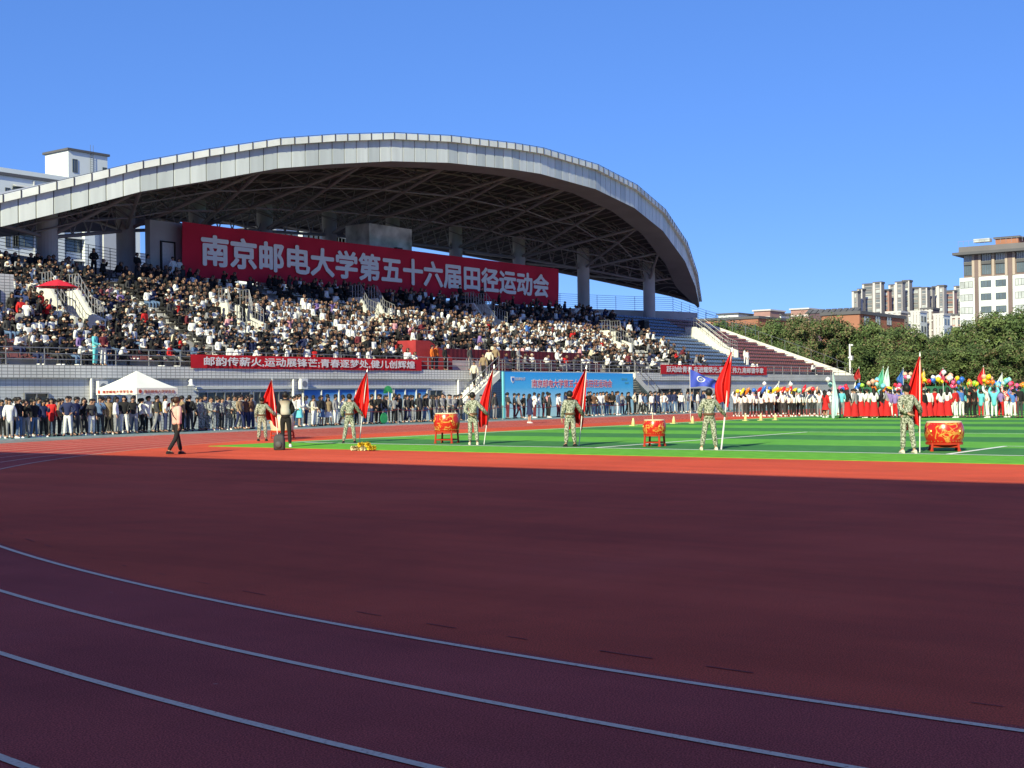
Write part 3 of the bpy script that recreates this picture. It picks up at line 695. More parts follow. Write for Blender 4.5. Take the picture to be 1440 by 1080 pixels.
for x in (-w+.05, w-.05):
    for y in (-d+.05, d-.05):
        g = MB(); g.tube((x, y, 0), (x, y, zc), .025, 6); g.build('leg', M_wp, tent)
# rope barrier along the walkway edge
M_post = mat('post_steel', (.35, .35, .36), .35, .05, 2, metal=.7)
px = [PV(x, 575, 49.6).x for x in (505, 560, 612, 655, 707, 742, 790, 846, 884)]
for i, x in enumerate(px):
    lm = ['nearest the green fan', 'beside the green fan', 'before the grey uniforms', 'beside the outside stair', 'at the cyan edge of the event board', 'beside the woman in navy', 'before the middle of the event board', 'near the last characters of the event board', 'at the far end of the event board']
    pt = thing('rope_post', 'slim steel rope post ' + lm[i], 'barrier post', (x, 49.6, .03), 0, 'rope posts along the walkway')
    g = MB(); g.tube((0,0,0), (0,0,.93), .028, 8); g.build('post', M_post, pt)
    g = MB(); g.lathe([(.17, 0), (.17, .02), (.04, .05)], 14); g.build('base', M_post, pt)
g = MB()
for a, b_ in zip(px, px[1:]):
    pts = [(a+(b_-a)*k/8, 49.6, .86-.12*(1-(2*k/8-1)**2)) for k in range(9)]; g.poly([Vector(p) for p in pts], .018, 5)
tag(g.build('barrier_rope', mat('rope_maroon', (.18, .03, .04), .9, .1)), 'drooping dark red rope strung between slim posts on the walkway', 'rope')
# ============================================================ people
def skin_mesh(name, verts, edges, radii, root=0, sub=1, smooth=True):
    me = bpy.data.meshes.new(name); me.from_pydata(verts, edges, [])
    o = bpy.data.objects.new(name, me); C.objects.link(o)
    o.modifiers.new('s', 'SKIN').use_smooth_shade = True
    if sub: mo = o.modifiers.new('u', 'SUBSURF'); mo.levels = sub; mo.render_levels = sub
    sv = me.skin_vertices[0].data
    for i, r in enumerate(radii):
        sv[i].radius = r if isinstance(r, tuple) else (r, r); sv[i].use_root = (i == root)
    dg = bpy.context.evaluated_depsgraph_get(); out = bpy.data.meshes.new_from_object(o.evaluated_get(dg)); out.name = name
    bpy.data.objects.remove(o); bpy.data.meshes.remove(me)
    return out
class SK:
    def __init__(s): s.v = []; s.e = []; s.r = []
    def add(s, p, r, to=None):
        s.v.append(tuple(p)); s.r.append(r); i = len(s.v)-1
        if to is not None: s.e.append((to, i))
        return i
    def chain(s, to, *pr):
        for p, r in pr: to = s.add(p, r, to)
        return to
    def mesh(s, name, sub=1): return skin_mesh(name, s.v, s.e, s.r, 0, sub)
def V(*a): return Vector(a)
# a standing figure faces -Y; joints in metres for a height of about 1.70
STAND = {  # elbow and wrist of either arm (x given for +X side), knee and foot of either leg
 'arms hanging':   dict(e=[(.225,.03,1.12),(-.225,.03,1.12)], w=[(.235,-.05,.88),(-.235,-.05,.88)], k=[(.10,-.01,.49),(-.10,-.01,.49)], a=[(.11,.02,.08),(-.11,.02,.08)]),
 'hands clasped in front': dict(e=[(.235,-.02,1.13),(-.235,-.02,1.13)], w=[(.07,-.24,1.02),(-.07,-.24,1.02)], k=[(.09,-.02,.49),(-.11,0,.49)], a=[(.10,.01,.08),(-.13,.03,.08)]),
 'phone held up':  dict(e=[(.22,-.10,1.16),(-.225,.02,1.12)], w=[(.10,-.30,1.34),(-.22,-.08,.89)], k=[(.10,-.02,.49),(-.10,-.0,.49)], a=[(.13,.0,.08),(-.10,.04,.08)]),
 'one arm raised': dict(e=[(.27,-.08,1.50),(-.225,.03,1.12)], w=[(.20,-.14,1.76),(-.235,-.05,.88)], k=[(.10,-.01,.49),(-.10,-.01,.49)], a=[(.11,.02,.08),(-.11,.02,.08)]),
 'both arms raised': dict(e=[(.27,-.10,1.48),(-.27,-.10,1.48)], w=[(.17,-.18,1.74),(-.17,-.18,1.74)], k=[(.10,-.01,.49),(-.10,-.01,.49)], a=[(.11,.02,.08),(-.11,.02,.08)]),
 'one foot forward': dict(e=[(.23,.10,1.14),(-.23,-.04,1.13)], w=[(.24,.10,.90),(-.22,-.18,.93)], k=[(.10,-.13,.50),(-.10,.05,.48)], a=[(.11,-.17,.08),(-.11,.22,.10)]),
 'hands on hips': dict(e=[(.36,.08,1.16),(-.36,.08,1.16)], w=[(.19,-.03,1.00),(-.19,-.03,1.00)], k=[(.11,-.01,.49),(-.11,-.01,.49)], a=[(.15,.02,.08),(-.15,.02,.08)]),
 'holding a pole aside': dict(e=[(.225,.03,1.12),(-.33,-.05,1.17)], w=[(.235,-.05,.88),(-.47,-.22,.99)], k=[(.11,-.01,.49),(-.11,-.01,.49)], a=[(.14,.02,.08),(-.14,.02,.08)]),
 'pole aside, hand behind': dict(e=[(.25,.12,1.13),(-.34,-.02,1.17)], w=[(.05,.19,1.0),(-.47,-.22,.99)], k=[(.09,-.03,.49),(-.12,.01,.49)], a=[(.10,-.04,.08),(-.16,.06,.08)]),
 'pole aside, at ease': dict(e=[(.27,.02,1.13),(-.31,-.08,1.16)], w=[(.22,-.17,.94),(-.47,-.22,.99)], k=[(.14,-.02,.49),(-.13,-.02,.49)], a=[(.22,.02,.08),(-.17,.0,.08)]),
 'walking': dict(e=[(.23,-.06,1.13),(-.225,.08,1.12)], w=[(.24,-.16,.90),(-.235,.08,.88)], k=[(.10,-.10,.50),(-.10,.10,.49)], a=[(.11,-.20,.08),(-.11,.36,.11)]),
}
def fingers(s, hand, d, side, r=.0085):
    d = Vector(d).normalized(); n = Vector((side, 0, 0)); n = (n - d*n.dot(d)).normalized(); b = d.cross(n)
    for k in range(4):
        o = b*(.026*(k-1.5)/1.5); L = (.062, .072, .068, .052)[k]
        p0 = hand + d*.035 + o; p1 = p0 + d*(L*.55) - n*.012; p2 = p1 + d*(L*.4) - n*.028
        s.chain(s.add(hand + d*.02 + o*.8, .011, None) if 0 else s._palm, (p0, .010), (p1, r), (p2, r*.85))
    s.chain(s._palm, (hand + b*-.035 + d*.01, .011), (hand + b*-.05 + d*.04 - n*.015, .009), (hand + b*-.045 + d*.062 - n*.02, .008))
def body_mesh(p, fine=False, lean=0):
    s = SK()
    pel = s.add((0, .0, .94), .115); sp = s.add((0, 0, 1.12), .11, pel); ch = s.add((0, .0, 1.31), .125, sp)
    nk = s.add((0, .01, 1.44), .055, ch); n2 = s.add((0, 0, 1.50), .05, nk)
    h1 = s.add((0, -.012, 1.565), .075, n2); h2 = s.add((0, -.008, 1.635), .098, h1); s.add((0, 0, 1.695), .07, h2)
    s.add((0, -.125, 1.595), .014, h1)            # nose
    for i, sg in ((0, 1), (1, -1)):
        sh = s.add((sg*.155, .01, 1.395), .056, ch)
        e, w = V(*p['e'][i]), V(*p['w'][i]); d = (w-e).normalized(); hd = w + d*.065
        el = s.chain(sh, (e, .04), (w, .027)); s._palm = s.chain(el, (hd, (.036, .024)))
        if fine: fingers(s, hd, d, sg)
        else: s.chain(s._palm, (hd + d*.07, (.026, .016)), (hd + d*.10, .012)); s.chain(s._palm, (hd + V(-sg*.03, -.03, .0), .012))
        hp = s.add((sg*.088, 0, .88), .085, pel)
        k, a = V(*p['k'][i]), V(*p['a'][i])
        an = s.chain(hp, (k, .055), (a, .038)); s.chain(an, ((a.x+sg*.02, a.y-.13, a.z-.035), .035))
    return s.mesh('body')
def top_mesh(p, kind='jacket'):
    s = SK(); b = {'jacket': .028, 'shirt': .014, 'coat': .034}[kind]
    ch = s.add((0, .0, 1.30), .125+b); s.chain(ch, ((0, 0, 1.12), .118+b), ((0, .0, .96), .13+b), ((0, 0, .87), .135+b) if kind != 'coat' else ((0, 0, .62), .16+b))
    s.chain(ch, ((0, .012, 1.435), .062+b*.7))
    for i, sg in ((0, 1), (1, -1)):
        sh = s.add((sg*.155, .01, 1.385), .062+b, ch); e, w = V(*p['e'][i]), V(*p['w'][i])
        s.chain(sh, (e, .046+b), (w, .036+b*.8))
    return s.mesh('jacket')
def leg_mesh(p, wide=0.0):
    s = SK(); pel = s.add((0, 0, .93), .125); s.chain(pel, ((0, 0, 1.03), .118))
    for i, sg in ((0, 1), (1, -1)):
        k, a = V(*p['k'][i]), V(*p['a'][i])
        s.chain(pel, ((sg*.09, 0, .84), .098), (k, .066+wide), ((a.x, a.y, a.z+.02), .056+wide*1.3))
    return s.mesh('trousers')
def skirt_mesh(long=True):
    g = MB(); zb = .10 if long else .50; rb = .30 if long else .25; n = 20; rows = []
    for z, r in ((1.02, .135), (.92, .165), (.7, .20), ((.7+zb)/2, (.2+rb)/2), (zb, rb)):
        f = (1.02-z)/(1.02-zb); rows.append([(r*(1+.10*f*math.sin(i*5*2*math.pi/n*2))*math.cos(2*math.pi*i/n), r*.8*(1+.10*f*math.sin(i*5*2*math.pi/n*2))*math.sin(2*math.pi*i/n), z) for i in range(n+1)])
    g.grid(rows[::-1]); return g.mesh('skirt', M_red, True)
def shoe_mesh(p, i, sg):
    a = V(*p['a'][i]); g = MB()
    pr = [(-.05, .10), (-.055, .05), (-.058, 0.0), (.0, 0)]
    rows = []
    for y, w, h in ((.075, .030, .07), (.05, .042, .09), (0, .044, .085), (-.07, .047, .06), (-.13, .045, .045), (-.17, .025, .03)):
        rows.append([(a.x+sg*.01+x*w, a.y+y, a.z-.08+z*h) for x, z in ((-1, 0), (-1.05, .5), (-.6, 1), (.6, 1), (1.05, .5), (1, 0), (-1, 0))])
    g.grid(rows); g.face(rows[0][:6]); g.face(rows[-1][:6][::-1]); return g.mesh('shoe', M_black, True)
def hair_mesh(kind):
    g = MB(); n = 14
    def cap(c, rx, ry, rz, zmin_front, zmin_back, k=7):
        rows = []
        for j in range(k+1):
            row = []
            for i in range(n+1):
                t = 2*math.pi*i/n; back = (math.sin(t)+1)/2; zm = zmin_front + (zmin_back-zmin_front)*back**.7
                ph = math.pi/2 - (math.pi/2 - math.asin(max(-1, min(1, zm))))*j/k
                row.append((c[0]+rx*math.cos(ph)*math.cos(t), c[1]+ry*math.cos(ph)*math.sin(t), c[2]+rz*math.sin(ph)))
            rows.append(row)
        g.grid(rows[::-1])
    cap((0, .0, 1.628), .101, .117, .114, .10, -.78)
    if kind == 'long hair':
        rows = [[(.088*math.sin(t)*w, .02+.088*math.cos(t)*dd, z) for t in [(-1.9+3.8*i/8) for i in range(9)]] for z, w, dd in ((1.66, 1.05, 1.08), (1.55, 1.12, 1.15), (1.44, 1.3, 1.3), (1.34, 1.3, 1.4), (1.27, 1.0, 1.3))]
        g.grid(rows[::-1])
    if kind == 'ponytail':
        g.ball((0, .13, 1.64), .035, .04, .04, 8, 5); g.tube((0, .15, 1.63), (0, .165, 1.42), .036, 8, .012)
    if kind == 'cap':
        g = MB(); cap((0, .004, 1.642), .102, .116, .110, .12, -.25)
        g.grid([[(x, -.09-.0*abs(x), 1.655) for x in (-.07, -.035, 0, .035, .07)], [(x, -.20+abs(x)*.5, 1.64) for x in (-.065, -.035, 0, .035, .065)]])
    if kind == 'hat':
        g = MB(); cap((0, 0, 1.642), .102, .116, .105, .2, .1); g.lathe([(.10, 1.665), (.19, 1.65), (.19, 1.645), (.10, 1.65)], 16)
    return g.mesh('hair', M_black, True)
SKIN = [mat('skin_%s' % k, c, .6, .04, 10) for k, c in (('fair', (.47, .27, .19)), ('tan', (.36, .20, .135)), ('warm', (.41, .235, .16)))]
M_hair = mat('black_hair', (.012, .010, .010), .55, .15, 20)
CL = {}
for nm, c in dict(white=(.74, .74, .73), cream=(.66, .60, .47), black=(.014, .014, .016), charcoal=(.045, .045, .05), grey=(.24, .24, .26), navy=(.02, .028, .085), denim=(.09, .15, .27), khaki=(.27, .20, .12), red=(.50, .018, .02), orange=(.62, .14, .02), yellow=(.72, .58, .03), pink=(.66, .33, .36), purple=(.24, .16, .40), blue=(.06, .17, .50), turquoise=(.13, .52, .58), green=(.05, .25, .10), brown=(.12, .06, .035), maroon=(.13, .02, .03), peach=(.76, .42, .36), teal=(.20, .55, .52)).items():
    CL[nm] = mat('cloth_' + nm, c, .85, .12, 7)
def camo(name, cols, sc=9):
    m, t, b = blank(name, .9, .2); tc = node(t, 'ShaderNodeTexCoord'); n1 = node(t, 'ShaderNodeTexNoise'); n1.inputs['Scale'].default_value = sc; n1.inputs['Detail'].default_value = 3
    n2 = node(t, 'ShaderNodeTexNoise'); n2.inputs['Scale'].default_value = sc*2.2; n2.inputs['Detail'].default_value = 2
    ad = node(t, 'ShaderNodeMath', operation='MULTIPLY_ADD'); ad.inputs[1].default_value = .5; 
    t.links.new(tc.outputs['Object'], n1.inputs['Vector']); t.links.new(tc.outputs['Object'], n2.inputs['Vector'])
    t.links.new(n2.outputs[0], ad.inputs[0]); t.links.new(n1.outputs[0], ad.inputs[2])
    t.links.new(ramp(t, ad.outputs[0], list(zip((0, .66, .73, .80), cols)), 'CONSTANT'), b.inputs['Base Color']); return m
CL['camouflage'] = camo('camouflage', [(.06, .07, .05), (.16, .18, .12), (.29, .31, .24), (.46, .46, .40)], 24)
CL['pale camouflage'] = camo('pale_camouflage', [(.04, .045, .045), (.17, .18, .17), (.30, .31, .31), (.44, .45, .45)], 24)
CL['floral red'] = camo('floral_red', [(.55, .02, .03), (.62, .05, .05), (.7, .5, .4), (.7, .7, .66)], 14)
POSE = {}
def pose(nm, fine=False):
    key = (nm, fine)
    if key not in POSE:
        p = STAND[nm]; POSE[key] = dict(p=p, body=body_mesh(p, fine), cache={})
    return POSE[key]
HAIR = {k: hair_mesh(k) for k in ('short hair', 'long hair', 'ponytail', 'cap', 'hat')}
SKIRT = {'long skirt': skirt_mesh(True), 'short skirt': skirt_mesh(False)}
def part(nm, me, m, parent):
    o = obj(nm, me, parent)
    if not me.materials: me.materials.append(None)
    o.material_slots[0].link = 'OBJECT'; o.material_slots[0].material = m; return o
USED = {}
def person(loc, rz, top='white', legs='black', hair='short hair', ps='arms hanging', kind='jacket', low='trousers', label='', group=None, h=1.0, fine=False, shoes='black', haircol=None, skin=None, wide=0.0):
    P_ = pose(ps, fine); ca = P_['cache']; b = obj('person', P_['body'], None, loc, rz); b.scale = (h*rng.uniform(.97, 1.04), h, h)
    if not P_['body'].materials: P_['body'].materials.append(None)
    b.material_slots[0].link = 'OBJECT'; b.material_slots[0].material = skin or rng.choice(SKIN)
    tag(b, label, 'person', group)
    if kind not in ca: ca[kind] = top_mesh(P_['p'], kind)
    part({'jacket': 'jacket', 'shirt': 'shirt', 'coat': 'coat'}[kind], ca[kind], CL[top], b)
    if low == 'trousers':
        k = 'leg%.2f' % wide
        if k not in ca: ca[k] = leg_mesh(P_['p'], wide)
        part('trousers', ca[k], CL[legs], b)
    else: part('skirt', SKIRT[low], CL[legs], b)
    part('cap' if hair == 'cap' else 'hat' if hair == 'hat' else 'hair', HAIR[hair], haircol or M_hair, b)
    if hair in ('cap', 'hat') and fine: part('hair', HAIR['short hair'], M_hair, b)
    for i, sg in ((0, 1), (1, -1)):
        if ('sh', i) not in ca: ca[('sh', i)] = shoe_mesh(P_['p'], i, sg)
        part('shoe', ca[('sh', i)], CL[shoes], b)
    return b
def a_(w): return ('an ' if w[0] in 'aeiou' else 'a ') + w
def unique(make, group):
    """draw outfits until a description has not been used; else let like people of one group share it"""
    for _ in range(60):
        k = make(); lb = k[0]
        if lb not in USED: USED[lb] = group; return k
    for _ in range(200):
        k = make()
        if USED.get(k[0]) == group: return k
    return k
def outfit(tops, legs, hairs=('short hair', 'short hair', 'long hair', 'ponytail'), poses=('arms hanging', 'hands clasped in front', 'phone held up', 'one foot forward', 'hands on hips'), kinds=('jacket', 'jacket', 'shirt', 'coat'), lows=('trousers',), where='', shoes=('white', 'black', 'charcoal')):
    t_, l_, h_, p_, k_, w_ = rng.choice(tops), rng.choice(legs), rng.choice(hairs), rng.choice(poses), rng.choice(kinds), rng.choice(lows)
    sh = rng.choice(shoes)
    if w_ == 'long skirt': p_ = 'arms hanging' if p_ in ('one foot forward', 'walking') else p_
    hh = {'short hair': '', 'cap': ', cap', 'hat': ', brimmed hat'}.get(h_, ', ' + h_)
    pp = {'arms hanging': 'arms down', 'hands clasped in front': 'hands clasped', 'phone held up': 'phone raised', 'one arm raised': 'arm raised', 'both arms raised': 'arms raised', 'one foot forward': 'striding'}.get(p_, p_)
    lb = '%s %s, %s %s%s, %s, %s' % (t_, k_, l_, w_, hh, pp, where)
    return (lb, dict(top=t_, legs=l_, hair=h_, ps=p_, kind=k_, low=w_, shoes=sh))
def crowd_row(xs, place, where, group, rz=0.0, spread=.5, **kw):
    for x in xs:
        x = x + rng.uniform(-1.5, 1.5); wh = where(x) if callable(where) else where
        lb, k = unique(lambda: outfit(where=wh, **kw), group)
        person(place(x), rz + rng.uniform(-spread, spread), label='person in ' + lb, group=group, h=rng.uniform(.93, 1.03), **k)
def onv(v0, v1): return lambda x: (lambda v: Vector((PV(x, 580, v).x, v, .03)))(rng.uniform(v0, v1))
MIX = ['white', 'white', 'black', 'black', 'black', 'charcoal', 'grey', 'navy', 'cream', 'khaki', 'denim', 'white']
LEG = ['black', 'black', 'charcoal', 'denim', 'navy', 'grey', 'white']
def frange(a, b_, s):
    out = []
    while a < b_: out.append(a); a += s
    return out
WL = 'spectators lining the walkway'
def wleft(x): return 'near the grey doors' if x < 70 else 'before the tiled wall' if x < 130 else 'under the white tent' if x < 245 else 'beside the white tent'
crowd_row(frange(3, 262, 11.5), onv(49.3, 50.2), wleft, WL, tops=MIX + ['red', 'pink'], legs=LEG, rz=.3, spread=1.2)
crowd_row(frange(0, 270, 11), onv(50.7, 52.2), wleft, WL, tops=MIX + ['orange', 'floral red', 'red'], legs=LEG, rz=.3, spread=1.3)
# camouflage squad
crowd_row(frange(281, 356, 8.2), onv(49.8, 50.4), 'by the dark window', 'camouflage squad on the walkway', tops=['pale camouflage'], legs=['pale camouflage', 'pale camouflage', 'charcoal'], hairs=('short hair', 'cap'), kinds=('jacket',), rz=.1, spread=.6)
crowd_row(frange(277, 350, 9), onv(51.0, 52.0), 'by the dark window', 'camouflage squad on the walkway', tops=['pale camouflage', 'charcoal'], legs=['pale camouflage', 'black'], hairs=('short hair', 'cap'), kinds=('jacket',), rz=.1, spread=.8)
crowd_row([338, 345, 352], onv(49.5, 49.8), 'past the camouflage squad', WL, tops=['khaki', 'grey', 'brown'], legs=['navy', 'grey'], rz=.2)
def wmid(x): return 'before the blue posters' if x < 545 else 'by the green paper fans' if x < 575 else 'near the dark doorway' if x < 640 else 'by the outside stair'
crowd_row(frange(412, 545, 10), onv(50.0, 50.6), wmid, WL, tops=MIX + ['cream'], legs=LEG + ['turquoise', 'white'], lows=('trousers', 'trousers', 'short skirt'), rz=.3, spread=.9)
crowd_row(frange(408, 560, 10.5), onv(51.2, 52.4), wmid, WL, tops=MIX, legs=LEG, rz=.2, spread=1.0)
crowd_row(frange(553, 612, 9.5), onv(50.2, 50.8), wmid, WL, tops=['black', 'black', 'charcoal', 'grey', 'orange', 'white'], legs=LEG, rz=.2, spread=.8)
crowd_row(frange(560, 610, 9.5), onv(51.4, 52.4), wmid, WL, tops=['charcoal', 'navy', 'black', 'grey'], legs=['charcoal', 'navy', 'black'], rz=.2, spread=.8)
crowd_row(frange(612, 700, 9.3), onv(50.4, 51.0), wmid, 'grey-uniformed squad on the walkway', tops=['grey', 'grey', 'grey', 'charcoal'], legs=['grey', 'grey', 'charcoal'], hairs=('short hair', 'cap'), kinds=('jacket',), rz=.2, spread=.5)
crowd_row(frange(616, 650, 9.3), onv(51.5, 52.3), wmid, 'grey-uniformed squad on the walkway', tops=['grey', 'black', 'charcoal'], legs=['grey', 'black'], hairs=('short hair', 'cap'), kinds=('jacket',), rz=.2, spread=.5)
def wbd(x): return 'by the event board crest' if x < 745 else 'under the board lettering' if x < 850 else 'at the event board end'
crowd_row([714, 722, 729, 737, 751, 757, 763, 769, 774, 783, 788, 795, 801], onv(50.3, 51.2), wbd, WL, tops=['black', 'charcoal', 'black', 'grey', 'white', 'navy', 'pink'], legs=['black', 'charcoal', 'white', 'maroon', 'black'], rz=.5, spread=.8)
crowd_row(frange(820, 898, 8), onv(50.0, 50.7), wbd, WL, tops=MIX + ['brown'], legs=LEG, rz=-.3, spread=.8)
crowd_row(frange(822, 890, 9), onv(51.2, 52.1), wbd, WL, tops=MIX, legs=LEG, rz=-.3, spread=.8)
crowd_row(frange(900, 1028, 8.2), onv(48.9, 49.8), 'past the event board', WL, tops=['white', 'denim', 'grey', 'navy', 'white', 'black', 'denim'], legs=['navy', 'black', 'grey', 'navy', 'denim'], rz=-.2, spread=.8)
crowd_row(frange(905, 1030, 8.6), onv(50.8, 52.0), 'beyond the board', WL, tops=MIX + ['denim'], legs=LEG, rz=-.2, spread=.8)
# white-shirted students drawn up on the far side of the pitch
def ong(y0, y1): return lambda x: (lambda q: Vector((q.x, q.y, .012)))(G(x, rng.uniform(y0, y1)))
WS = 'white-shirted student column'
crowd_row(frange(1034, 1168, 7.4), ong(585.4, 586.2), 'under the bright balloons', WS, tops=['white'], legs=['black', 'black', 'black', 'charcoal', 'grey'], kinds=('shirt', 'shirt', 'jacket'), poses=('one arm raised', 'both arms raised', 'arms hanging', 'hands clasped in front'), rz=2.2, spread=.5, shoes=('white',))
crowd_row(frange(1036, 1160, 9.5), ong(582.6, 583.6), 'in the second student rank', WS, tops=['white', 'white', 'floral red'], legs=['black', 'charcoal'], kinds=('shirt', 'jacket'), poses=('one arm raised', 'both arms raised', 'arms hanging'), rz=2.2, spread=.5, shoes=('white',))
DS = 'students in costume on the pitch edge'
def wst(x): return 'by the pale flag' if x < 1220 else 'near the green fence' if x < 1310 else 'behind the largest drum' if x < 1370 else 'at the balloon-crowded end'
crowd_row(frange(1192, 1248, 9.2), ong(587.4, 588.2), wst, DS, tops=['white', 'black', 'white', 'grey'], legs=['red'], lows=('long skirt',), hairs=('long hair', 'ponytail'), rz=2.4, spread=.8)
crowd_row([1300, 1307, 1316, 1324, 1332], ong(587.2, 588.0), wst, DS, tops=['white', 'black', 'red', 'charcoal'], legs=['red'], lows=('long skirt',), hairs=('long hair', 'ponytail'), rz=2.4, spread=.8)
crowd_row([1252, 1260, 1266, 1343, 1352, 1362, 1371, 1380, 1389, 1398, 1408, 1417, 1426, 1435], ong(587.2, 588.2), wst, DS, tops=['white', 'red', 'purple', 'turquoise', 'black', 'blue', 'white', 'floral red'], legs=['white', 'black', 'white', 'charcoal', 'red'], poses=('one arm raised', 'arms hanging', 'both arms raised'), hairs=('short hair', 'short hair', 'ponytail'), rz=2.4, spread=.9)
crowd_row(frange(1178, 1440, 10.5), ong(583.6, 585.2), wst, DS, tops=['white', 'black', 'turquoise', 'white', 'red', 'grey', 'purple'], legs=['black', 'red', 'white', 'charcoal'], poses=('one arm raised', 'arms hanging', 'both arms raised'), rz=2.4, spread=.9)
# ---- single people anyone would point at
def solo(x, y, rz, label, **k): q = G(x, y); return person((q.x, q.y, k.pop('z', .012)), rz, label=label, **k)
FACE = PSI - math.pi/2     # turned so that the back is to the photographer = pi more
BACK = PSI + math.pi/2
pk = solo(249, 639, BACK-.75, 'woman in peach jumper and black trousers walking alone on the sunlit track', top='peach', legs='black', hair='ponytail', ps='walking', kind='jacket', fine=True, h=.98, z=0, haircol=mat('brown_hair', (.05, .025, .015), .5, .1), wide=.008)
g = MB(); pts = [Vector((.10, -.12, 1.44)), Vector((.13, .02, 1.47)), Vector((.06, .155, 1.33)), Vector((-.08, .17, 1.15)), Vector((-.165, .08, 1.0))]
g.poly(pts, .011, 5); g.build('bag_strap', M_black, pk)
sg_ = solo(267, 607.5, BACK, 'security guard in black uniform standing with back turned beside the tent', top='black', legs='charcoal', ps='hands clasped in front', kind='jacket', fine=True, h=1.04, z=0)
vs = solo(402, 629, BACK+.1, 'person in black hooded top under a pale grey waistcoat behind a rucksack', top='black', legs='black', ps='hands clasped in front', kind='jacket', fine=True, h=1.05, shoes='white')
s_ = SK(); c_ = s_.add((0, .0, 1.30), .17); s_.chain(c_, ((0, .005, 1.12), .165), ((0, .005, .93), .172)); s_.chain(c_, ((0, .01, 1.40), .13))
wm = s_.mesh('waistcoat'); part('waistcoat', wm, mat('waistcoat_grey', (.50, .50, .44), .8, .06), vs)
g = MB(); g.lathe([(.11, 0), (.12, .03), (.09, .10), (.05, .10)], 12, (0, .06, 1.40)); g.build('hood', CL['black'], vs, True)
wn = solo(745, 595, FACE+2.1, 'woman in knee-length navy dress walking before the event board', top='navy', legs='navy', hair='long hair', ps='phone held up', kind='coat', low='short skirt', fine=True, h=.97, shoes='white', z=0)
rd = solo(1161, 587.5, BACK-.8, 'woman in short red dress at the end of the white-shirted column', top='red', legs='red', hair='long hair', ps='phone held up', kind='coat', low='short skirt', h=.95, shoes='white')
tq = solo(1184, 588, BACK, 'person in turquoise shirt and grey trousers beside the pale blue flag', top='turquoise', legs='grey', ps='arms hanging', kind='shirt', h=1.02)
yl = person(Vector((PV(221, 580, 50.0).x, 50.0, .03)), .4, 'yellow', 'navy', 'short hair', 'hands clasped in front', 'jacket', label='person in bright yellow jacket and navy trousers under the white tent', h=.98)
# soldiers holding the flags along the goal line
FB = 'flag bearers in camouflage along the goal line'
SOLD = [(369, 620.5, 0, .96), (492, 623.5, 1, 1.0), (665, 626, 2, 1.0), (802, 628.5, 3, 1.0), (998, 633.5, 4, 1.0), (1276, 638, 5, 1.03)]
lbs = ['flag bearer in camouflage farthest along, mostly hidden behind a red flag', 'flag bearer in camouflage standing behind the yellow pompoms', 'flag bearer in camouflage standing just past the medium drum', 'flag bearer in camouflage whose flag crosses the event board', 'black-capped flag bearer in camouflage beside the small drum', 'flag bearer in camouflage standing next to the largest drum']
BEAR = []
for (x, y, k, h) in SOLD:
    o = solo(x, y, BACK + (.05, .2, -.12, .28, 0, .12)[k], lbs[k], top='camouflage', legs='camouflage', hair='cap' if k == 4 else 'short hair', ps=('holding a pole aside', 'pole aside, at ease', 'pole aside, hand behind')[k % 3], kind='jacket', fine=True, h=h, group=FB, shoes='cream' if k in (2, 4, 5) else 'black', wide=.012, haircol=M_black if k == 4 else None)
    g = MB(); g.lathe([(.166, .985), (.17, 1.0), (.17, 1.03), (.166, 1.045)], 18); g.build('belt', CL['brown'], o)
    BEAR.append(o)
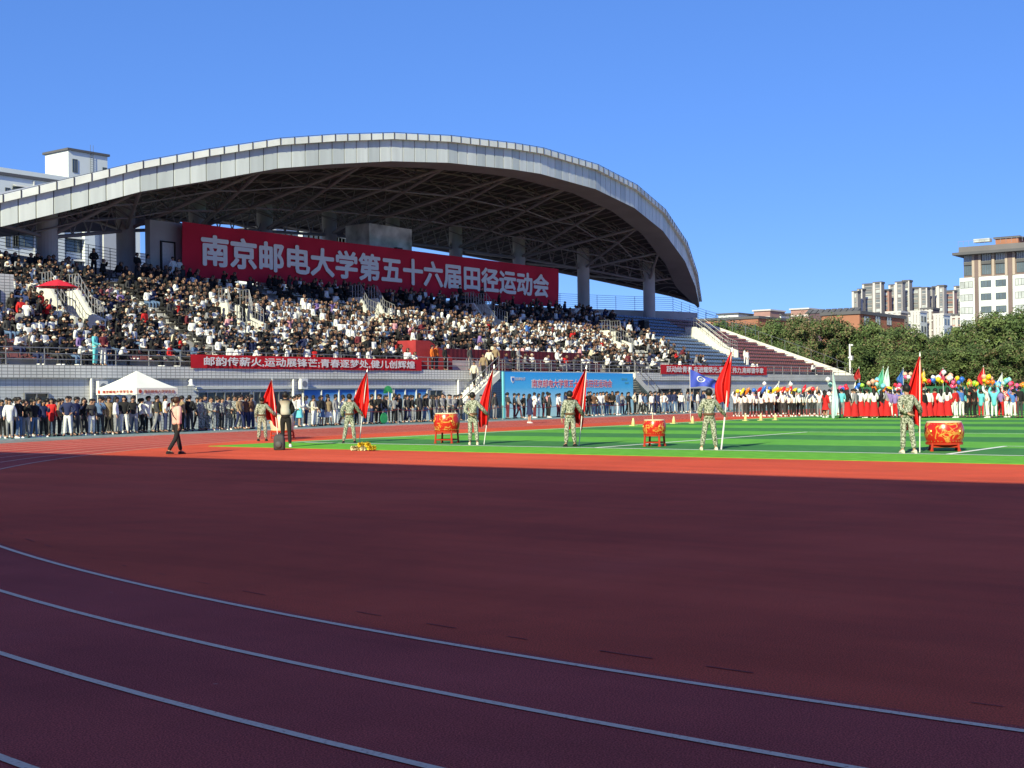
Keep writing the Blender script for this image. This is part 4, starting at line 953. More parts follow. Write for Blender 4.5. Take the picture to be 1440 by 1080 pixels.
# ============================================================ spectators in the stand (sit facing -Y, origin on the tread under the seat front)
SEAT = {
 'hands in lap': dict(lean=-.03, e=[(.22,.02,.72),(-.22,.02,.72)], w=[(.08,-.22,.66),(-.08,-.22,.66)]),
 'holding a phone': dict(lean=-.05, e=[(.22,-.06,.72),(-.22,-.06,.72)], w=[(.05,-.30,.86),(-.06,-.29,.84)]),
 'leaning forward': dict(lean=-.24, e=[(.20,-.26,.74),(-.20,-.26,.74)], w=[(.05,-.42,.80),(-.05,-.42,.80)]),
 'one hand raised': dict(lean=-.02, e=[(.26,-.10,1.02),(-.22,.02,.72)], w=[(.14,-.18,1.22),(-.10,-.22,.66)]),
}
def seated_mesh(ps, hair='short', sub=0):
    p = SEAT[ps]; L = p['lean']; fw = .45   # seat height
    def tor(f): return L*f
    parts = []
    s = SK(); ch = s.add((0, .36+L*.8, 1.01 - (.05 if L < -.2 else 0)), .145); s.chain(ch, ((0, .38+L*.45, .80), .14), ((0, .40, .58), .155)); s.chain(ch, ((0, .36+L*.95, 1.13-(.08 if L < -.2 else 0)), .075))
    for i, sg in ((0, 1), (1, -1)):
        e, w = V(*p['e'][i]), V(*p['w'][i]); e.y += .36; w.y += .36
        s.chain(ch, ((sg*.16, .37+L*.8, 1.07-(.06 if L < -.2 else 0)), .078), (e, .064), (w, .05))
    parts.append((s.mesh('t', sub), 1))
    s = SK(); pel = s.add((0, .38, .53), .14)
    for i, sg in ((0, 1), (1, -1)): s.chain(pel, ((sg*.10, .30, .52), .10), ((sg*.13, -.08, .50), .075), ((sg*.12, -.05, .10), .055))
    parts.append((s.mesh('l', sub), 2))
    hy, hz = .36+L*1.25, 1.22 - (.12 if L < -.2 else 0)
    s = SK(); n = s.add((0, hy, hz-.06), .05); h1 = s.add((0, hy-.02, hz+.03), .08, n); s.chain(h1, ((0, hy-.01, hz+.11), .098), ((0, hy, hz+.165), .06)); s.add((0, hy-.14, hz+.05), .015, h1)
    for i, sg in ((0, 1), (1, -1)):
        w = V(*p['w'][i]); w.y += .36
    parts.append((s.mesh('h', sub), 0))
    g = MB()
    for i in (0, 1):
        w = V(*p['w'][i]); w.y += .33; g.ball(w, .045, .06, .05, 6, 4)
    parts.append((g.mesh('hands', SKIN[0], True), 0))
    g = MB()
    for sg in (1, -1): g.box(sg*.12-.045, sg*.12+.045, -.22, .02, 0, .09)
    parts.append((g.mesh('sh', SKIN[0]), 4))
    hm = HAIR[{'short': 'short hair', 'long': 'long hair', 'cap': 'cap'}[hair]].copy()
    bow = .28 if ps == 'leaning forward' else .12
    for v in hm.vertices:
        y_, z_ = v.co.y, v.co.z-1.63; v.co = (v.co.x, y_*math.cos(bow)+hy-z_*math.sin(bow), z_*math.cos(bow)+y_*math.sin(bow)+hz+.095)
    parts.append((hm, 3))
    vs, fs, ms = [], [], []
    for me, k in parts:
        n = len(vs); vs += [tuple(v.co) for v in me.vertices]
        for f in me.polygons: fs.append(tuple(i+n for i in f.vertices)); ms.append(k)
        bpy.data.meshes.remove(me)
    me = bpy.data.meshes.new('seated_figure'); me.from_pydata(vs, [], fs)
    for k in range(5): me.materials.append(None)
    me.polygons.foreach_set('material_index', ms); me.polygons.foreach_set('use_smooth', [True]*len(fs)); me.update(); return me
KINDS = [(ps, h) for ps in SEAT for h in ('short', 'long', 'cap')]
SM1 = {k: seated_mesh(k[0], k[1], 1) for k in KINDS}; SM0 = {k: seated_mesh(k[0], k[1], 0) for k in KINDS}
KINDW = [k for k in KINDS for _ in range({'short': 6, 'long': 5, 'cap': 1}[k[1]])]
SLEG = ['black']*7 + ['charcoal']*3 + ['navy', 'grey', 'denim']
TOPS = ['white']*34 + ['black']*28 + ['charcoal']*8 + ['cream']*3 + ['grey']*5 + ['navy']*3 + ['maroon', 'pink', 'purple', 'red', 'denim', 'brown']
DTOPS = ['black']*14 + ['charcoal']*4 + ['white']*4 + ['grey', 'navy']  # dark tops picked for the upper rows to stand in for deep shade
SSK = [mat('seated_skin_%d' % i, c, .65, .05, 10) for i, c in enumerate(((.27, .15, .10), (.21, .115, .078), (.32, .18, .125)))]  # darker skin tone for seated figures, so their faces show less
def dens(u, r):
    v = rowv(r)
    if u > 104.5: return 0
    if u < 36 and r < 2: return .25
    if u < 44 and r < 1: return .45
    d = .9
    if r >= 10: d = .85 if u < 56 else (.28 if u < 66 else .42)
    if r >= 13 and u > 60: d = .6
    if u > 88 and r > 9: d = .42
    if u > 92 and r < 7: d = .55 if u < 95 or u > 99 else .10
    return d
pts = []
for r in range(NR):
    for k in range(220):
        u = 26 + k*.5
        if VIP0-4.6 < u < VIP1+.3 and r <= 3: continue
        if not seat_ok(u, r) or rng.random() > dens(u, r)*.96: continue
        if PV(-8, 500, rowv(r)).x > u: continue
        pts.append((u + rng.uniform(-.05, .05), rowv(r), rowz(r), r))
for u in frange(VIP0+.6, VIP1-.5, .62):          # guests behind the desks
    if rng.random() < .8: pts.append((u, rowv(2)+.25, rowz(2), 2))
    if rng.random() < .62 and u > 73.0: pts.append((u, rowv(0)+.55, rowz(0)+.012, 0))
for u, r in ((103.8, 2), (104.6, 1), (105.1, 1), (107.6, 0), (108.1, 0), (113.6, 0), (114.2, 0), (128.0, 0)): pts.append((u, rowv(r), rowz(r), r))
pts.sort(key=lambda q: q[0]**2 + q[1]**2 + (0 if q[2] < 8 else 300))
def swhere(u, v, r):
    if u < 41: z = 'by the wooden desk' if 2 <= r <= 6 else 'by the tiled block'
    elif u < 47: z = 'below the red parasol'
    elif u < 54: z = 'by the stair walls'
    else: z = 'along the terrace'
    w = 'low' if r < 3 else 'midway' if r < 9 else 'high'
    return w + ' ' + z
IND = 292
g_v, g_f, g_m = [], [], []
CROWD_M = list(dict.fromkeys(TOPS)) ; cm_i = {c: i for i, c in enumerate(CROWD_M)}
crowd_mats = [CL[c] for c in CROWD_M] + SSK + [M_hair]; sk0 = len(CROWD_M); hr0 = sk0 + 3
for i, (u, v, z, r) in enumerate(pts):
    rz = rng.gauss(-.05, .28) + .25; sc = rng.uniform(.93, 1.04)
    if i < IND:
        def mk():
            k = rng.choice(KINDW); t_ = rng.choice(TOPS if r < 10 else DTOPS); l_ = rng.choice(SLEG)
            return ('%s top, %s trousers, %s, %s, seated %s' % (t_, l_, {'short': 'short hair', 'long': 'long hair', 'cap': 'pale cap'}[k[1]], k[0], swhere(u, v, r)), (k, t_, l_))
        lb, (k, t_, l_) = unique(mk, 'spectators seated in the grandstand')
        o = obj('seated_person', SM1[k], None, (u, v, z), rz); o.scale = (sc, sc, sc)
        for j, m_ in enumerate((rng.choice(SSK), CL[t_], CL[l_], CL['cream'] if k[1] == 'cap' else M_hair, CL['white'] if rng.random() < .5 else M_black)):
            o.material_slots[j].link = 'OBJECT'; o.material_slots[j].material = m_
        tag(o, lb, 'spectator', 'spectators seated in the grandstand')
    else:
        k = rng.choice(KINDW); me = SM0[k]; n = len(g_v); c, s_ = math.cos(rz)*sc, math.sin(rz)*sc
        g_v += [(u + q.co.x*c - q.co.y*s_, v + q.co.x*s_ + q.co.y*c, z + q.co.z*sc) for q in me.vertices]
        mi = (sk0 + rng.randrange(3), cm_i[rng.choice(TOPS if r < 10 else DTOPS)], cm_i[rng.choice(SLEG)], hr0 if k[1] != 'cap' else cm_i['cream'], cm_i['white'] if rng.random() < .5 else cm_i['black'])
        for f in me.polygons: g_f.append(tuple(n+a for a in f.vertices)); g_m.append(mi[f.material_index])
me = bpy.data.meshes.new('crowd'); me.from_pydata(g_v, [], g_f)
for m_ in crowd_mats: me.materials.append(m_)
me.polygons.foreach_set('material_index', g_m); me.polygons.foreach_set('use_smooth', [True]*len(g_f)); me.update()
tag(obj('crowd', me), 'dense crowd of spectators filling the far rows of the grandstand', 'crowd', kind='stuff')
# people on their feet in the stand
def stander(x, y, v, label, **k):
    p = PV(x, y, v); rz = k.pop('rz', rng.uniform(-.6, .6)); return person((p.x, v, k.pop('z', seatz(v)+.01)), rz, label=label, group='people standing in the grandstand', **k)
ST = [(132, 371, 67.6, 'black', 'black', 'dark-clothed person standing against the rear railing between two columns', ZT), (193, 378, 67.8, 'black', 'charcoal', 'person in black standing near the second column on the top row', ZT), (208, 378, 67.8, 'grey', 'black', 'person in grey jacket leaning near the stair house', ZT),
 (243, 392, 67.6, 'white', 'white', 'person in white standing at the stair house door', ZT), (252, 392, 67.6, 'white', 'grey', 'person in white top and grey trousers beside the stair house door', ZT),
 (342, 445, 60.6, 'black', 'charcoal', 'person in black standing on the stair of the second walkway opening', None), (352, 440, 60.9, 'black', 'black', 'second person in black standing by the stair railing', None), (362, 442, 60.6, 'white', 'black', 'person in white with black trousers standing by the stair railing', None), (324, 448, 60.2, 'grey', 'black', 'person in grey against the white stair wall', None),
 (17, 440, 59.3, 'black', 'black', 'person in black standing beside the tiled block window', None), (38, 452, 58.4, 'white', 'black', 'person in white beside the wooden desk', None), (30, 446, 58.8, 'red', 'black', 'person in red standing before the pale stair wall', None), (56, 444, 58.8, 'black', 'black', 'person in black seated high behind the wooden desk', None), (66, 444, 58.9, 'red', 'black', 'person in bright red standing behind the wooden desk under the red parasol', None),
 (134, 510, 54.6, 'turquoise', 'turquoise', 'person in pale turquoise standing at the front railing', Z0), (145, 510, 54.6, 'maroon', 'white', 'person in maroon top and white trousers at the front railing', Z0),
 (647, 422, 66.6, 'black', 'black', 'person in black standing below the lettering of the great banner', None), (678, 428, 66.6, 'black', 'black', 'second person in black standing below the last characters of the great banner', None),
 (608, 515, 54.7, 'orange', 'black', 'person in orange jacket at the front railing beside the red carpet', Z0), (614, 515, 54.9, 'orange', 'charcoal', 'second person in orange jacket at the front railing', Z0), (626, 516, 54.8, 'black', 'black', 'person in black leaning on the railing by the red carpet', Z0),
 (784, 517, 54.8, 'white', 'black', 'photographer in white bending over the terrace railing above the event board', Z0), (722, 518, 54.6, 'black', 'black', 'person in black standing at the terrace railing over the board crest', Z0), (729, 518, 54.6, 'grey', 'grey', 'person in grey standing at the terrace railing over the board crest', Z0), (661, 517, 54.7, 'charcoal', 'grey', 'person in charcoal at the terrace railing near the outside stair', Z0),
 (741, 470, 59.8, 'blue', 'khaki', 'person in blue shirt standing on the walkway above the guests', None), (883, 510, 55.0, 'maroon', 'black', 'person in maroon standing at the railing beyond the event board', Z0), (893, 510, 55.0, 'black', 'black', 'person in black standing at the railing beyond the event board', Z0),
 (1047, 505, 57.0, 'white', 'white', 'person in white suit walking up the maroon seats', None), (1051, 507, 56.6, 'white', 'white', 'second person in white suit a step behind on the maroon seats', None), (878, 452, 62.0, 'white', 'black', 'person in white hooded top standing on the stair near the dark loudspeaker', None), (885, 455, 61.4, 'white', 'charcoal', 'person in white on the stair near the loudspeaker, charcoal trousers', None), (870, 470, 60.0, 'black', 'black', 'person in black coming down the stair past the cream wall', None)]
for (x, y, v, t_, l_, lb, z) in ST:
    stander(x, y, v, lb, top=t_, legs=l_, hair=rng.choice(['short hair', 'long hair', 'short hair']), ps='phone held up' if 'photographer' in lb or rng.random() < .2 else rng.choice(['arms hanging', 'hands clasped in front']), h=rng.uniform(.95, 1.03), **({'z': z+.012} if z is not None else {}))
for x, v, k in ((680, 53.3, 4), (688, 53.4, 3), (667, 53.3, 7), (697, 53.4, 1)):       # coming down the outside stair
    u = PV(x, 535, v).x; n_ = (69.6-u)/.30; z = 3.3*(18-math.floor(max(0, n_)))/18-.02 if u < 69.6 else 3.3
    person((u, v, z), -1.3, ['olive', 'khaki', 'white', 'cream'][k % 4] if k % 4 else 'khaki', 'black', 'short hair', 'one foot forward', label=['person in khaki jacket high on the outside stair', 'person in pale jacket at the top of the outside stair', '', 'person in cream jacket midway down the outside stair', 'person in khaki jacket midway on the outside stair', '', '', 'person in cream jacket low on the outside stair'][k], group='people on the outside stair')
# ============================================================ flags, drums, small things
def flag_cloth(hoist, fly, droop, seed, side, nx=26, ny=14, fold=.05, flare=1.0):
    """cloth hung from a pole along +Z (top at 0, down to -hoist); side: unit x direction; droop: how far the fly hangs down"""
    q = random.Random(seed); p1, p2 = q.random()*6, q.random()*6; rows = []
    for j in range(ny+1):
        h = j/ny; row = []
        for i in range(nx+1):
            t_ = i/nx; L = fly*t_
            a = droop*(1-.15*h) ; x = L*math.cos(a)*(.75+.5*h*flare); z = -hoist*h - L*math.sin(a)*(1-.10*h)
            w = fold*t_**.6*(math.sin(t_*9+h*5+p1)+.6*math.sin(t_*4-h*9+p2))
            row.append((side*(x + w*.5), w*1.2+.03*math.sin(h*6+p2)*t_, z))
        rows.append(row)
    return rows
def draped(Hc, Wm, seed, side, both=0.0, nx=22, ny=30, top=.06):
    """a silk hanging in folds down its leaning pole: narrow at the tip, fullest two thirds down, with a ragged hem"""
    q = random.Random(seed); p = [q.random()*6 for _ in range(5)]; rows = []
    for j in range(ny+1):
        s = j/ny; w = Wm*(top + (1-top)*min(1, s/.62)**.95)*(1 - .30*max(0, (s-.72)/.28)**1.5); row = []
        for i in range(nx+1):
            t_ = i/nx; x = -both*w*(1-t_) + w*t_*(1+.05*math.sin(s*7+p[0])); hem = (.12*math.sin(t_*5+p[1]) + .10*t_ - .16*(t_-.5)**2*4*.5)*s**4
            row.append((side*x, (.05+.07*s)*math.sin(t_*13+s*2.2+p[2]) + .03*math.sin(t_*5-s*6+p[3]), -Hc*s + hem*Wm*1.6))
        rows.append(row)
    return rows
M_flag = mat('flag_red_silk', (.62, .012, .010), .6, .06, 3, spec=.35)
M_pole = mat('pole_white_paint', (.72, .72, .70), .4, .04)
M_brass = mat('polished_finial', (.75, .75, .72), .25, 0, metal=.6)
def flag(loc, hp, lean, cl, mt, label, group=None, top=None, az=0.0, pole_m=None, r=.014):
    """loc: foot of pole; lean: (dx,dy) offset of the top"""
    f = thing('flag', label, 'flag', loc, 0, group); T = Vector((lean[0], lean[1], hp))
    g = MB(); g.tube((0, 0, 0), T, r, 8); po = g.build('pole', pole_m or M_pole, f)
    g = MB(); d = T.normalized(); g.tube(T, T + d*.11, r*1.5, 8, .002); g.build('finial', M_brass, po)
    g = MB(); rows = [[tuple(Vector((x*math.cos(az) - y*math.sin(az), x*math.sin(az) + y*math.cos(az), z)) + T - d*.02 + Vector((lean[0], lean[1], 0))*(max(z, -hp)/hp)) for x, y, z in row] for row in cl]
    g.grid(rows); g.build('cloth', mt, f, True); return f
AZ = PSI - math.pi/2    # cloths hang broadside to the pitch end
hx = Vector((math.sin(PSI), -math.cos(PSI), 0))
FL = [(2.30, -.20, 1.66, .56, -1, .1, 'first red flag along the goal line, its cloth spread before a bearer'),
 (2.50, .30, 1.52, .38, -1, .5, 'red flag with white pole leaning beside the yellow pompoms'),
 (2.52, .36, 1.90, .34, -1, .15, 'narrow furled red flag leaning past the burst-patterned drum'),
 (2.42, .26, 1.82, .52, -1, .15, 'red flag hanging to knee height in front of the event board'),
 (2.80, .34, 1.52, .36, -1, .28, 'dark-backed red flag on a stout white pole beside the black-capped bearer'),
 (2.52, .04, 1.88, .47, -1, .12, 'large glowing red flag beside the largest drum')]
for k, (hp, ln, Hc, Wm, sd_, both, lb) in enumerate(FL):
    o = BEAR[k]; c_, s_ = math.cos(o.rotation_euler.z), math.sin(o.rotation_euler.z); hx_, hy_ = -.475*o.scale.x, -.285*o.scale.y; zh = .95*o.scale.z
    hand = Vector((o.location.x + hx_*c_ - hy_*s_, o.location.y + hx_*s_ + hy_*c_, 0)); ft = hand - hx*(ln*zh/hp)
    cl = [[(x, y, z) for x, y, z in row] for row in draped(Hc, Wm, 20+k, sd_, both)]
    flag((ft.x, ft.y, .012), hp, (hx.x*ln, hx.y*ln), cl, M_flag, lb, 'red flags held along the goal line', az=AZ, r=.024 if k == 4 else .015)
# blue university flag flying over the heads, held by the column
m, t, b = blank('blue_flag_silk', .6, .3); b.inputs['Base Color'].default_value = (.045, .075, .44, 1); M_bf = m
q = G(971, 592); fz = PU(971, 519, q.x).z; bw = 1.62; bh = 1.02
f = flag((q.x, q.y, .03), fz-.03, (0, 0), [[(bw*i/24, (.17*math.sin(i*.55+j*.35)+.06*math.sin(i*.9-j*.6))*i/24, -bh*j/10 - .80*(i/24)**1.25*(1-j/10) - .10*(i/24)*math.sin(j*.3+i*.2)) for i in range(25)] for j in range(11)], M_bf, 'blue flag with a round white emblem flying above the people by the wall', az=AZ+.1)
cl = [c for c in f.children if c.name.startswith('cloth')][0]
g = MB(); 
def onf(x, z): i = x/bw*24; j = -z/bh*10; return (x, (.17*math.sin(i*.55+j*.35)+.06*math.sin(i*.9-j*.6))*i/24, -bh*j/10 - .80*(i/24)**1.25*(1-j/10) - .10*(i/24)*math.sin(j*.3+i*.2))
ex, ez, aa = bw*.40, -.42*bh, AZ+.1
def put(x, z, off): X, Y, Z = onf(ex+x, ez+z); Y += off; return (X*math.cos(aa)-Y*math.sin(aa), X*math.sin(aa)+Y*math.cos(aa), Z+fz-.03-.02)
for r0, r1 in ((.20, .255),):
    for off in (-.012, .012): g.grid([[put(r_*math.cos(2*math.pi*i/32), r_*math.sin(2*math.pi*i/32), off) for i in range(33)] for r_ in (r0, r1)])
for bx in ((-.10, -.06, -.09, .10), (-.02, .02, -.12, .12), (.06, .10, -.09, .10), (-.10, .10, .03, .065), (-.10, .10, -.075, -.04)):
    for off in (-.012, .012): g.face([put(bx[0], bx[2], off), put(bx[1], bx[2], off), put(bx[1], bx[3], off), put(bx[0], bx[3], off)])
g.build('emblem', M_ltr, cl)
# pale flags and small pennants over the costumed students
def pennant(x, y0, y1, yb, col, label, wd=.55, side=-1, dr=1.1, u=None):
    q = G(x, yb); fz = PU(x, y0, q.x).z; lz = PU(x, y1, q.x).z
    flag((q.x, q.y, .012), fz, (0, 0), draped(fz-lz, wd*.75, int(x), side, .2), mat('flag_' + col[0], col[1], .7, .06, 3), label, 'small flags over the costumed students', az=AZ)
pennant(1172, 525, 586, 589, ('ice_blue', (.50, .66, .70)), 'tall pale blue flag hanging straight at the end of the white-shirted column', .45, 1, 1.36)
for x, y0, y1, c, lb in ((1243, 517, 545, ('green', (.10, .45, .30)), 'small green pennant over the red skirts'), (1250, 517, 545, ('mint', (.55, .72, .66)), 'small mint pennant beside the green pennant'), (1271, 519, 540, ('cobalt', (.05, .15, .45)), 'small blue pennant behind the large red flag'), (1300, 521, 532, ('yellow', (.70, .52, .05)), 'small yellow pennant beyond the large red flag'), (1327, 519, 535, ('rose', (.50, .06, .12)), 'rose pennant among white balloons'), (1384, 516, 540, ('scarlet', (.60, .03, .04)), 'scarlet pennant over the orange balloons'), (1209, 518, 534, ('crimson', (.40, .03, .03)), 'small crimson pennant near the camera mast'), (1096, 538, 552, ('pearl', (.66, .70, .72)), 'tiny pearl pennant over the white-shirted column'), (1410, 526, 545, ('silver', (.62, .66, .66)), 'slim silver pennant at the balloon-crowded end')):
    pennant(x, y0, y1, 585.5, c, lb, .5)
# ---- big drums
m, t, b = blank('drum_lacquer', .28, .5)
tc = node(t, 'ShaderNodeTexCoord'); n1 = node(t, 'ShaderNodeTexNoise'); n1.inputs['Scale'].default_value = 3.4; n1.inputs['Detail'].default_value = 3; n1.inputs['Distortion'].default_value = 1.6
t.links.new(tc.outputs['Object'], n1.inputs['Vector'])
t.links.new(ramp(t, n1.outputs[0], [(0, (.44, .014, .009)), (.50, (.50, .018, .010)), (.55, (.56, .27, .045)), (.58, (.60, .34, .07)), (.60, (.46, .05, .012)), (.63, (.44, .014, .009))]), b.inputs['Base Color']); M_drum = m
M_head = mat('drum_skin', (.66, .55, .36), .7, .1, 3); M_gold = mat('gold_stud', (.72, .48, .12), .35, 0, metal=.7); M_stand = mat('red_lacquer_wood', (.42, .035, .015), .4, .12, 4)
M_cdrum = mat('cream_drum_lacquer', (.62, .56, .40), .4, .12, 4)
def drum(x, yb, wpx, label, hb, hs, rz=0.0, mt=M_drum):
    q = G(x, yb); Zc = math.hypot(q.x, q.y); sc = wpx*(CM.transposed() @ q)[2]*-1/FPX
    d = thing('drum', label, 'drum', (q.x, q.y, .012), rz, 'large drums along the goal line'); r = sc/2; h = hb
    g = MB(); pr = [(r*.86 + r*.14*math.sin(math.pi*k/14)**.8, hs + h*k/14) for k in range(15)]
    g.lathe(pr, 36); bo = g.build('barrel', mt, d, True)
    g = MB(); g.lathe([(r*.87, hs+h-.05), (r*.885, hs+h-.02), (r*.87, hs+h+.004), (r*.80, hs+h+.012), (0, hs+h+.012)], 36); g.build('drum_head', M_head, d, False)
    g = MB()
    for i in range(30):
        a = 2*math.pi*i/30
        for z in (hs+h-.065, hs+.045): g.ball((r*.90*math.cos(a), r*.90*math.sin(a), z), .014, n=6, k=4)
    g.build('stud', M_gold, bo)
    g = MB(); 
    for i in range(4):
        a = math.pi/4 + i*math.pi/2; g.lathe([(.05, -.012), (.05, .012)], 10, (r*1.0*math.cos(a), r*1.0*math.sin(a), hs+h*.55), 'y')
    g.build('ring_handle', M_gold, bo)
    fr_ = MB(); n = 24
    fr_.lathe([(r*.80, hs-.05), (r*.93, hs-.05), (r*.95, hs+.01), (r*.80, hs+.01)], 24); sf = fr_.build('stand_ring', M_stand, d)
    for i in range(4):
        a = math.pi/4 + i*math.pi/2; c, s_ = math.cos(a), math.sin(a); g = MB()
        g.tube((r*.88*c, r*.88*s_, hs), (r*.95*c, r*.95*s_, .03), .035, 8); g.tube((r*.95*c, r*.95*s_, 0), (r*.95*c, r*.95*s_, .04), .05, 8); g.build('leg', M_stand, d)
    for i in range(4):
        a = math.pi/4 + i*math.pi/2; b2 = a + math.pi/2; g = MB(); g.tube((r*.93*math.cos(a), r*.93*math.sin(a), .12), (r*.93*math.cos(b2), r*.93*math.sin(b2), .12), .024, 6); g.build('stretcher', M_stand, d)
    return d
drum(1328, 634.5, 54, 'largest red drum with golden pattern on a low red stand', .56, .22, .4)
drum(920.5, 628, 33, 'small red and gold drum on an open red stand beyond the penalty line', .45, .36, .2)
drum(628.5, 623.5, 37, 'red drum with a bright golden burst on tall red legs', .60, .42, .3)
drum(397, 617, 34, 'cream-bodied drum half hidden behind the person in the waistcoat', .62, .30, .1, M_cdrum)
# sticks lying on the small drum's head
q = G(920.5, 628); g = MB(); g.tube((q.x-.1, q.y, .84), (q.x-.02, q.y+.05, 1.02), .012, 6); tag(g.build('drumstick', M_head, None), 'pale drumstick standing on the head of the small drum', 'drumstick')
# pompoms heaped on the turf edge
q = G(511, 634); M_pom = [mat('pompom_yellow', (.75, .55, .03), .7, .2, 20), mat('pompom_cream', (.72, .66, .40), .7, .2, 20)]
for k in range(9):
    r2 = random.Random(k); g = MB(); rr = .105
    for i in range(240):
        d = Vector((r2.gauss(0, 1), r2.gauss(0, 1), r2.gauss(0, 1))).normalized(); a = d.orthogonal().normalized()*.012; e = d*rr*r2.uniform(.7, 1.05)
        g.face([a, -a, e - a*1.2 + Vector((0, 0, -.01)), e + a*1.2])
    off = hx*(-.30 + .075*k) + Vector((math.cos(PSI), math.sin(PSI), 0))*r2.uniform(-.12, .12)
    yel = k not in (0, 1, 4)
    tag(g.build('pompom', M_pom[0 if yel else 1], None, loc=(q.x+off.x, q.y+off.y, .085 + (.10 if k in (3, 5, 6) else 0))), ('yellow' if yel else 'cream') + ' tinsel pompom in the heap on the turf edge', 'pompom', 'pompoms heaped on the turf edge')
# rucksack
q = G(393, 633); g = MB(); rows = []
for z, w_, d_ in ((0, .15, .09), (.015, .17, .115), (.16, .175, .13), (.32, .17, .12), (.43, .15, .10), (.48, .11, .07), (.495, .04, .03)):
    rows.append([(w_*math.copysign(abs(math.cos(t_))**.45, math.cos(t_)), d_*math.copysign(abs(math.sin(t_))**.45, math.sin(t_)), z) for t_ in [2*math.pi*i/24 for i in range(25)]])
g.grid(rows[::-1]); g.face(rows[-1][:24]); bk = g.build('rucksack', mat('rucksack_nylon', (.05, .05, .055), .7, .2, 8), None, True, (q.x, q.y, .005), AZ); tag(bk, 'dark grey rucksack standing on the red surface behind the waistcoat wearer', 'rucksack')
g = MB(); g.ball((0, -.13, .17), .11, .06, .11, 10, 6); g.build('front_pocket', mat('rucksack_pocket', (.08, .08, .085), .7, .15, 8), bk, True)
for x in (-.09, .09): g = MB(); g.poly([Vector((x, .10, .46)), Vector((x, .19, .34)), Vector((x, .17, .14))], .018, 5); g.build('shoulder_strap', M_black, bk)
g = MB(); g.poly([Vector((-.04, 0, .50)), Vector((0, 0, .55)), Vector((.04, 0, .50))], .012, 5); g.build('carry_loop', M_black, bk)
# training cones along the far touchline
M_cone = mat('pale_yellow_cone', (.72, .66, .30), .6, .06)
for x, y, lb in ((890.5, 599, 'just past the end of the event board'), (947.5, 596, 'beyond the small drum'), (974, 595.5, 'below the blue flag'), (1048.5, 592, 'next to the dark-backed red flag'), (1070, 591.5, 'before the first yellow balloons'), (1090.5, 591, 'before the white-shirted column')):
    q = G(x, y); cn = thing('training_cone', 'small pale yellow cone on the track edge ' + lb, 'cone', (q.x, q.y, .012), 0, 'cones along the track edge')
    g = MB(); g.box(-.15, .15, -.15, .15, 0, .02); g.build('base', M_cone, cn); g = MB(); g.lathe([(.11, .02), (.03, .38), (0, .38)], 14); g.build('cone', M_cone, cn, True)
# balloons
BAL = {}
for nm, c in dict(red=(.60, .02, .03), orange=(.72, .18, .02), yellow=(.75, .55, .02), green=(.32, .60, .05), blue=(.03, .14, .55), sky=(.20, .55, .70), pink=(.70, .10, .25), white=(.74, .74, .74), peach=(.75, .42, .28), mint=(.35, .68, .55)).items(): BAL[nm] = mat('balloon_' + nm, c, .22, .0, spec=.5)
g = MB(); g.lathe([(.0, -.165)] + [(.15*math.sin(math.pi*k/10)**.85*(1-.12*(1-k/10)), -.15+.33*k/10) for k in range(1, 10)] + [(0, .18)], 14); g.lathe([(.022, -.19), (.006, -.155)], 8); me_b = g.mesh('balloon', None, True)
me_b.materials.clear(); me_b.materials.append(None)
g = MB(); g.lathe([(.0, -.31)] + [(.105*math.sin(math.pi*k/10)**.7, -.30+.6*k/10) for k in range(1, 10)] + [(0, .30)], 12); g.lathe([(.02, -.335), (.006, -.30)], 8); me_l = g.mesh('long_balloon', None, True)
me_l.materials.clear(); me_l.materials.append(None)
def balloon(x, y, yb, c, label, group, me=me_b, sc=1.0, rot=(0, 0, 0), du=0):
    q = G(x, yb); p = PU(x, y, q.x+du); o = obj('balloon', me, None, p); o.rotation_euler = rot; o.scale = (sc, sc, sc)
    o.material_slots[0].link = 'OBJECT'; o.material_slots[0].material = BAL[c]; tag(o, label, 'balloon', group)
row = [(1037, 'yellow'), (1044, 'yellow'), (1051, 'orange'), (1060, 'blue'), (1068, 'red'), (1074, 'blue'), (1082, 'blue'), (1081, 'yellow'), (1088, 'yellow'), (1093, 'yellow'), (1097, 'orange'), (1102, 'red'), (1107, 'orange'), (1112, 'red'), (1117, 'yellow'), (1124, 'mint'), (1131, 'red'), (1137, 'peach'), (1143, 'red'), (1148, 'peach')]
for i, (x, c) in enumerate(row):
    balloon(x, 548.5 + rng.uniform(-2, 2) - (x-1037)*.012, 586, c, 'long %s balloon held above the white-shirted column' % c, 'long balloons over the white-shirted column', me_l if i % 3 else me_b, 1.0, (rng.uniform(.3, .9), rng.uniform(.2, .7), rng.uniform(-1, 1)))
for x, y, c in ((1075, 540, 'white'), (1112, 541, 'white')): balloon(x, y, 586, c, 'single white balloon floating above the white-shirted column', 'single white balloons')
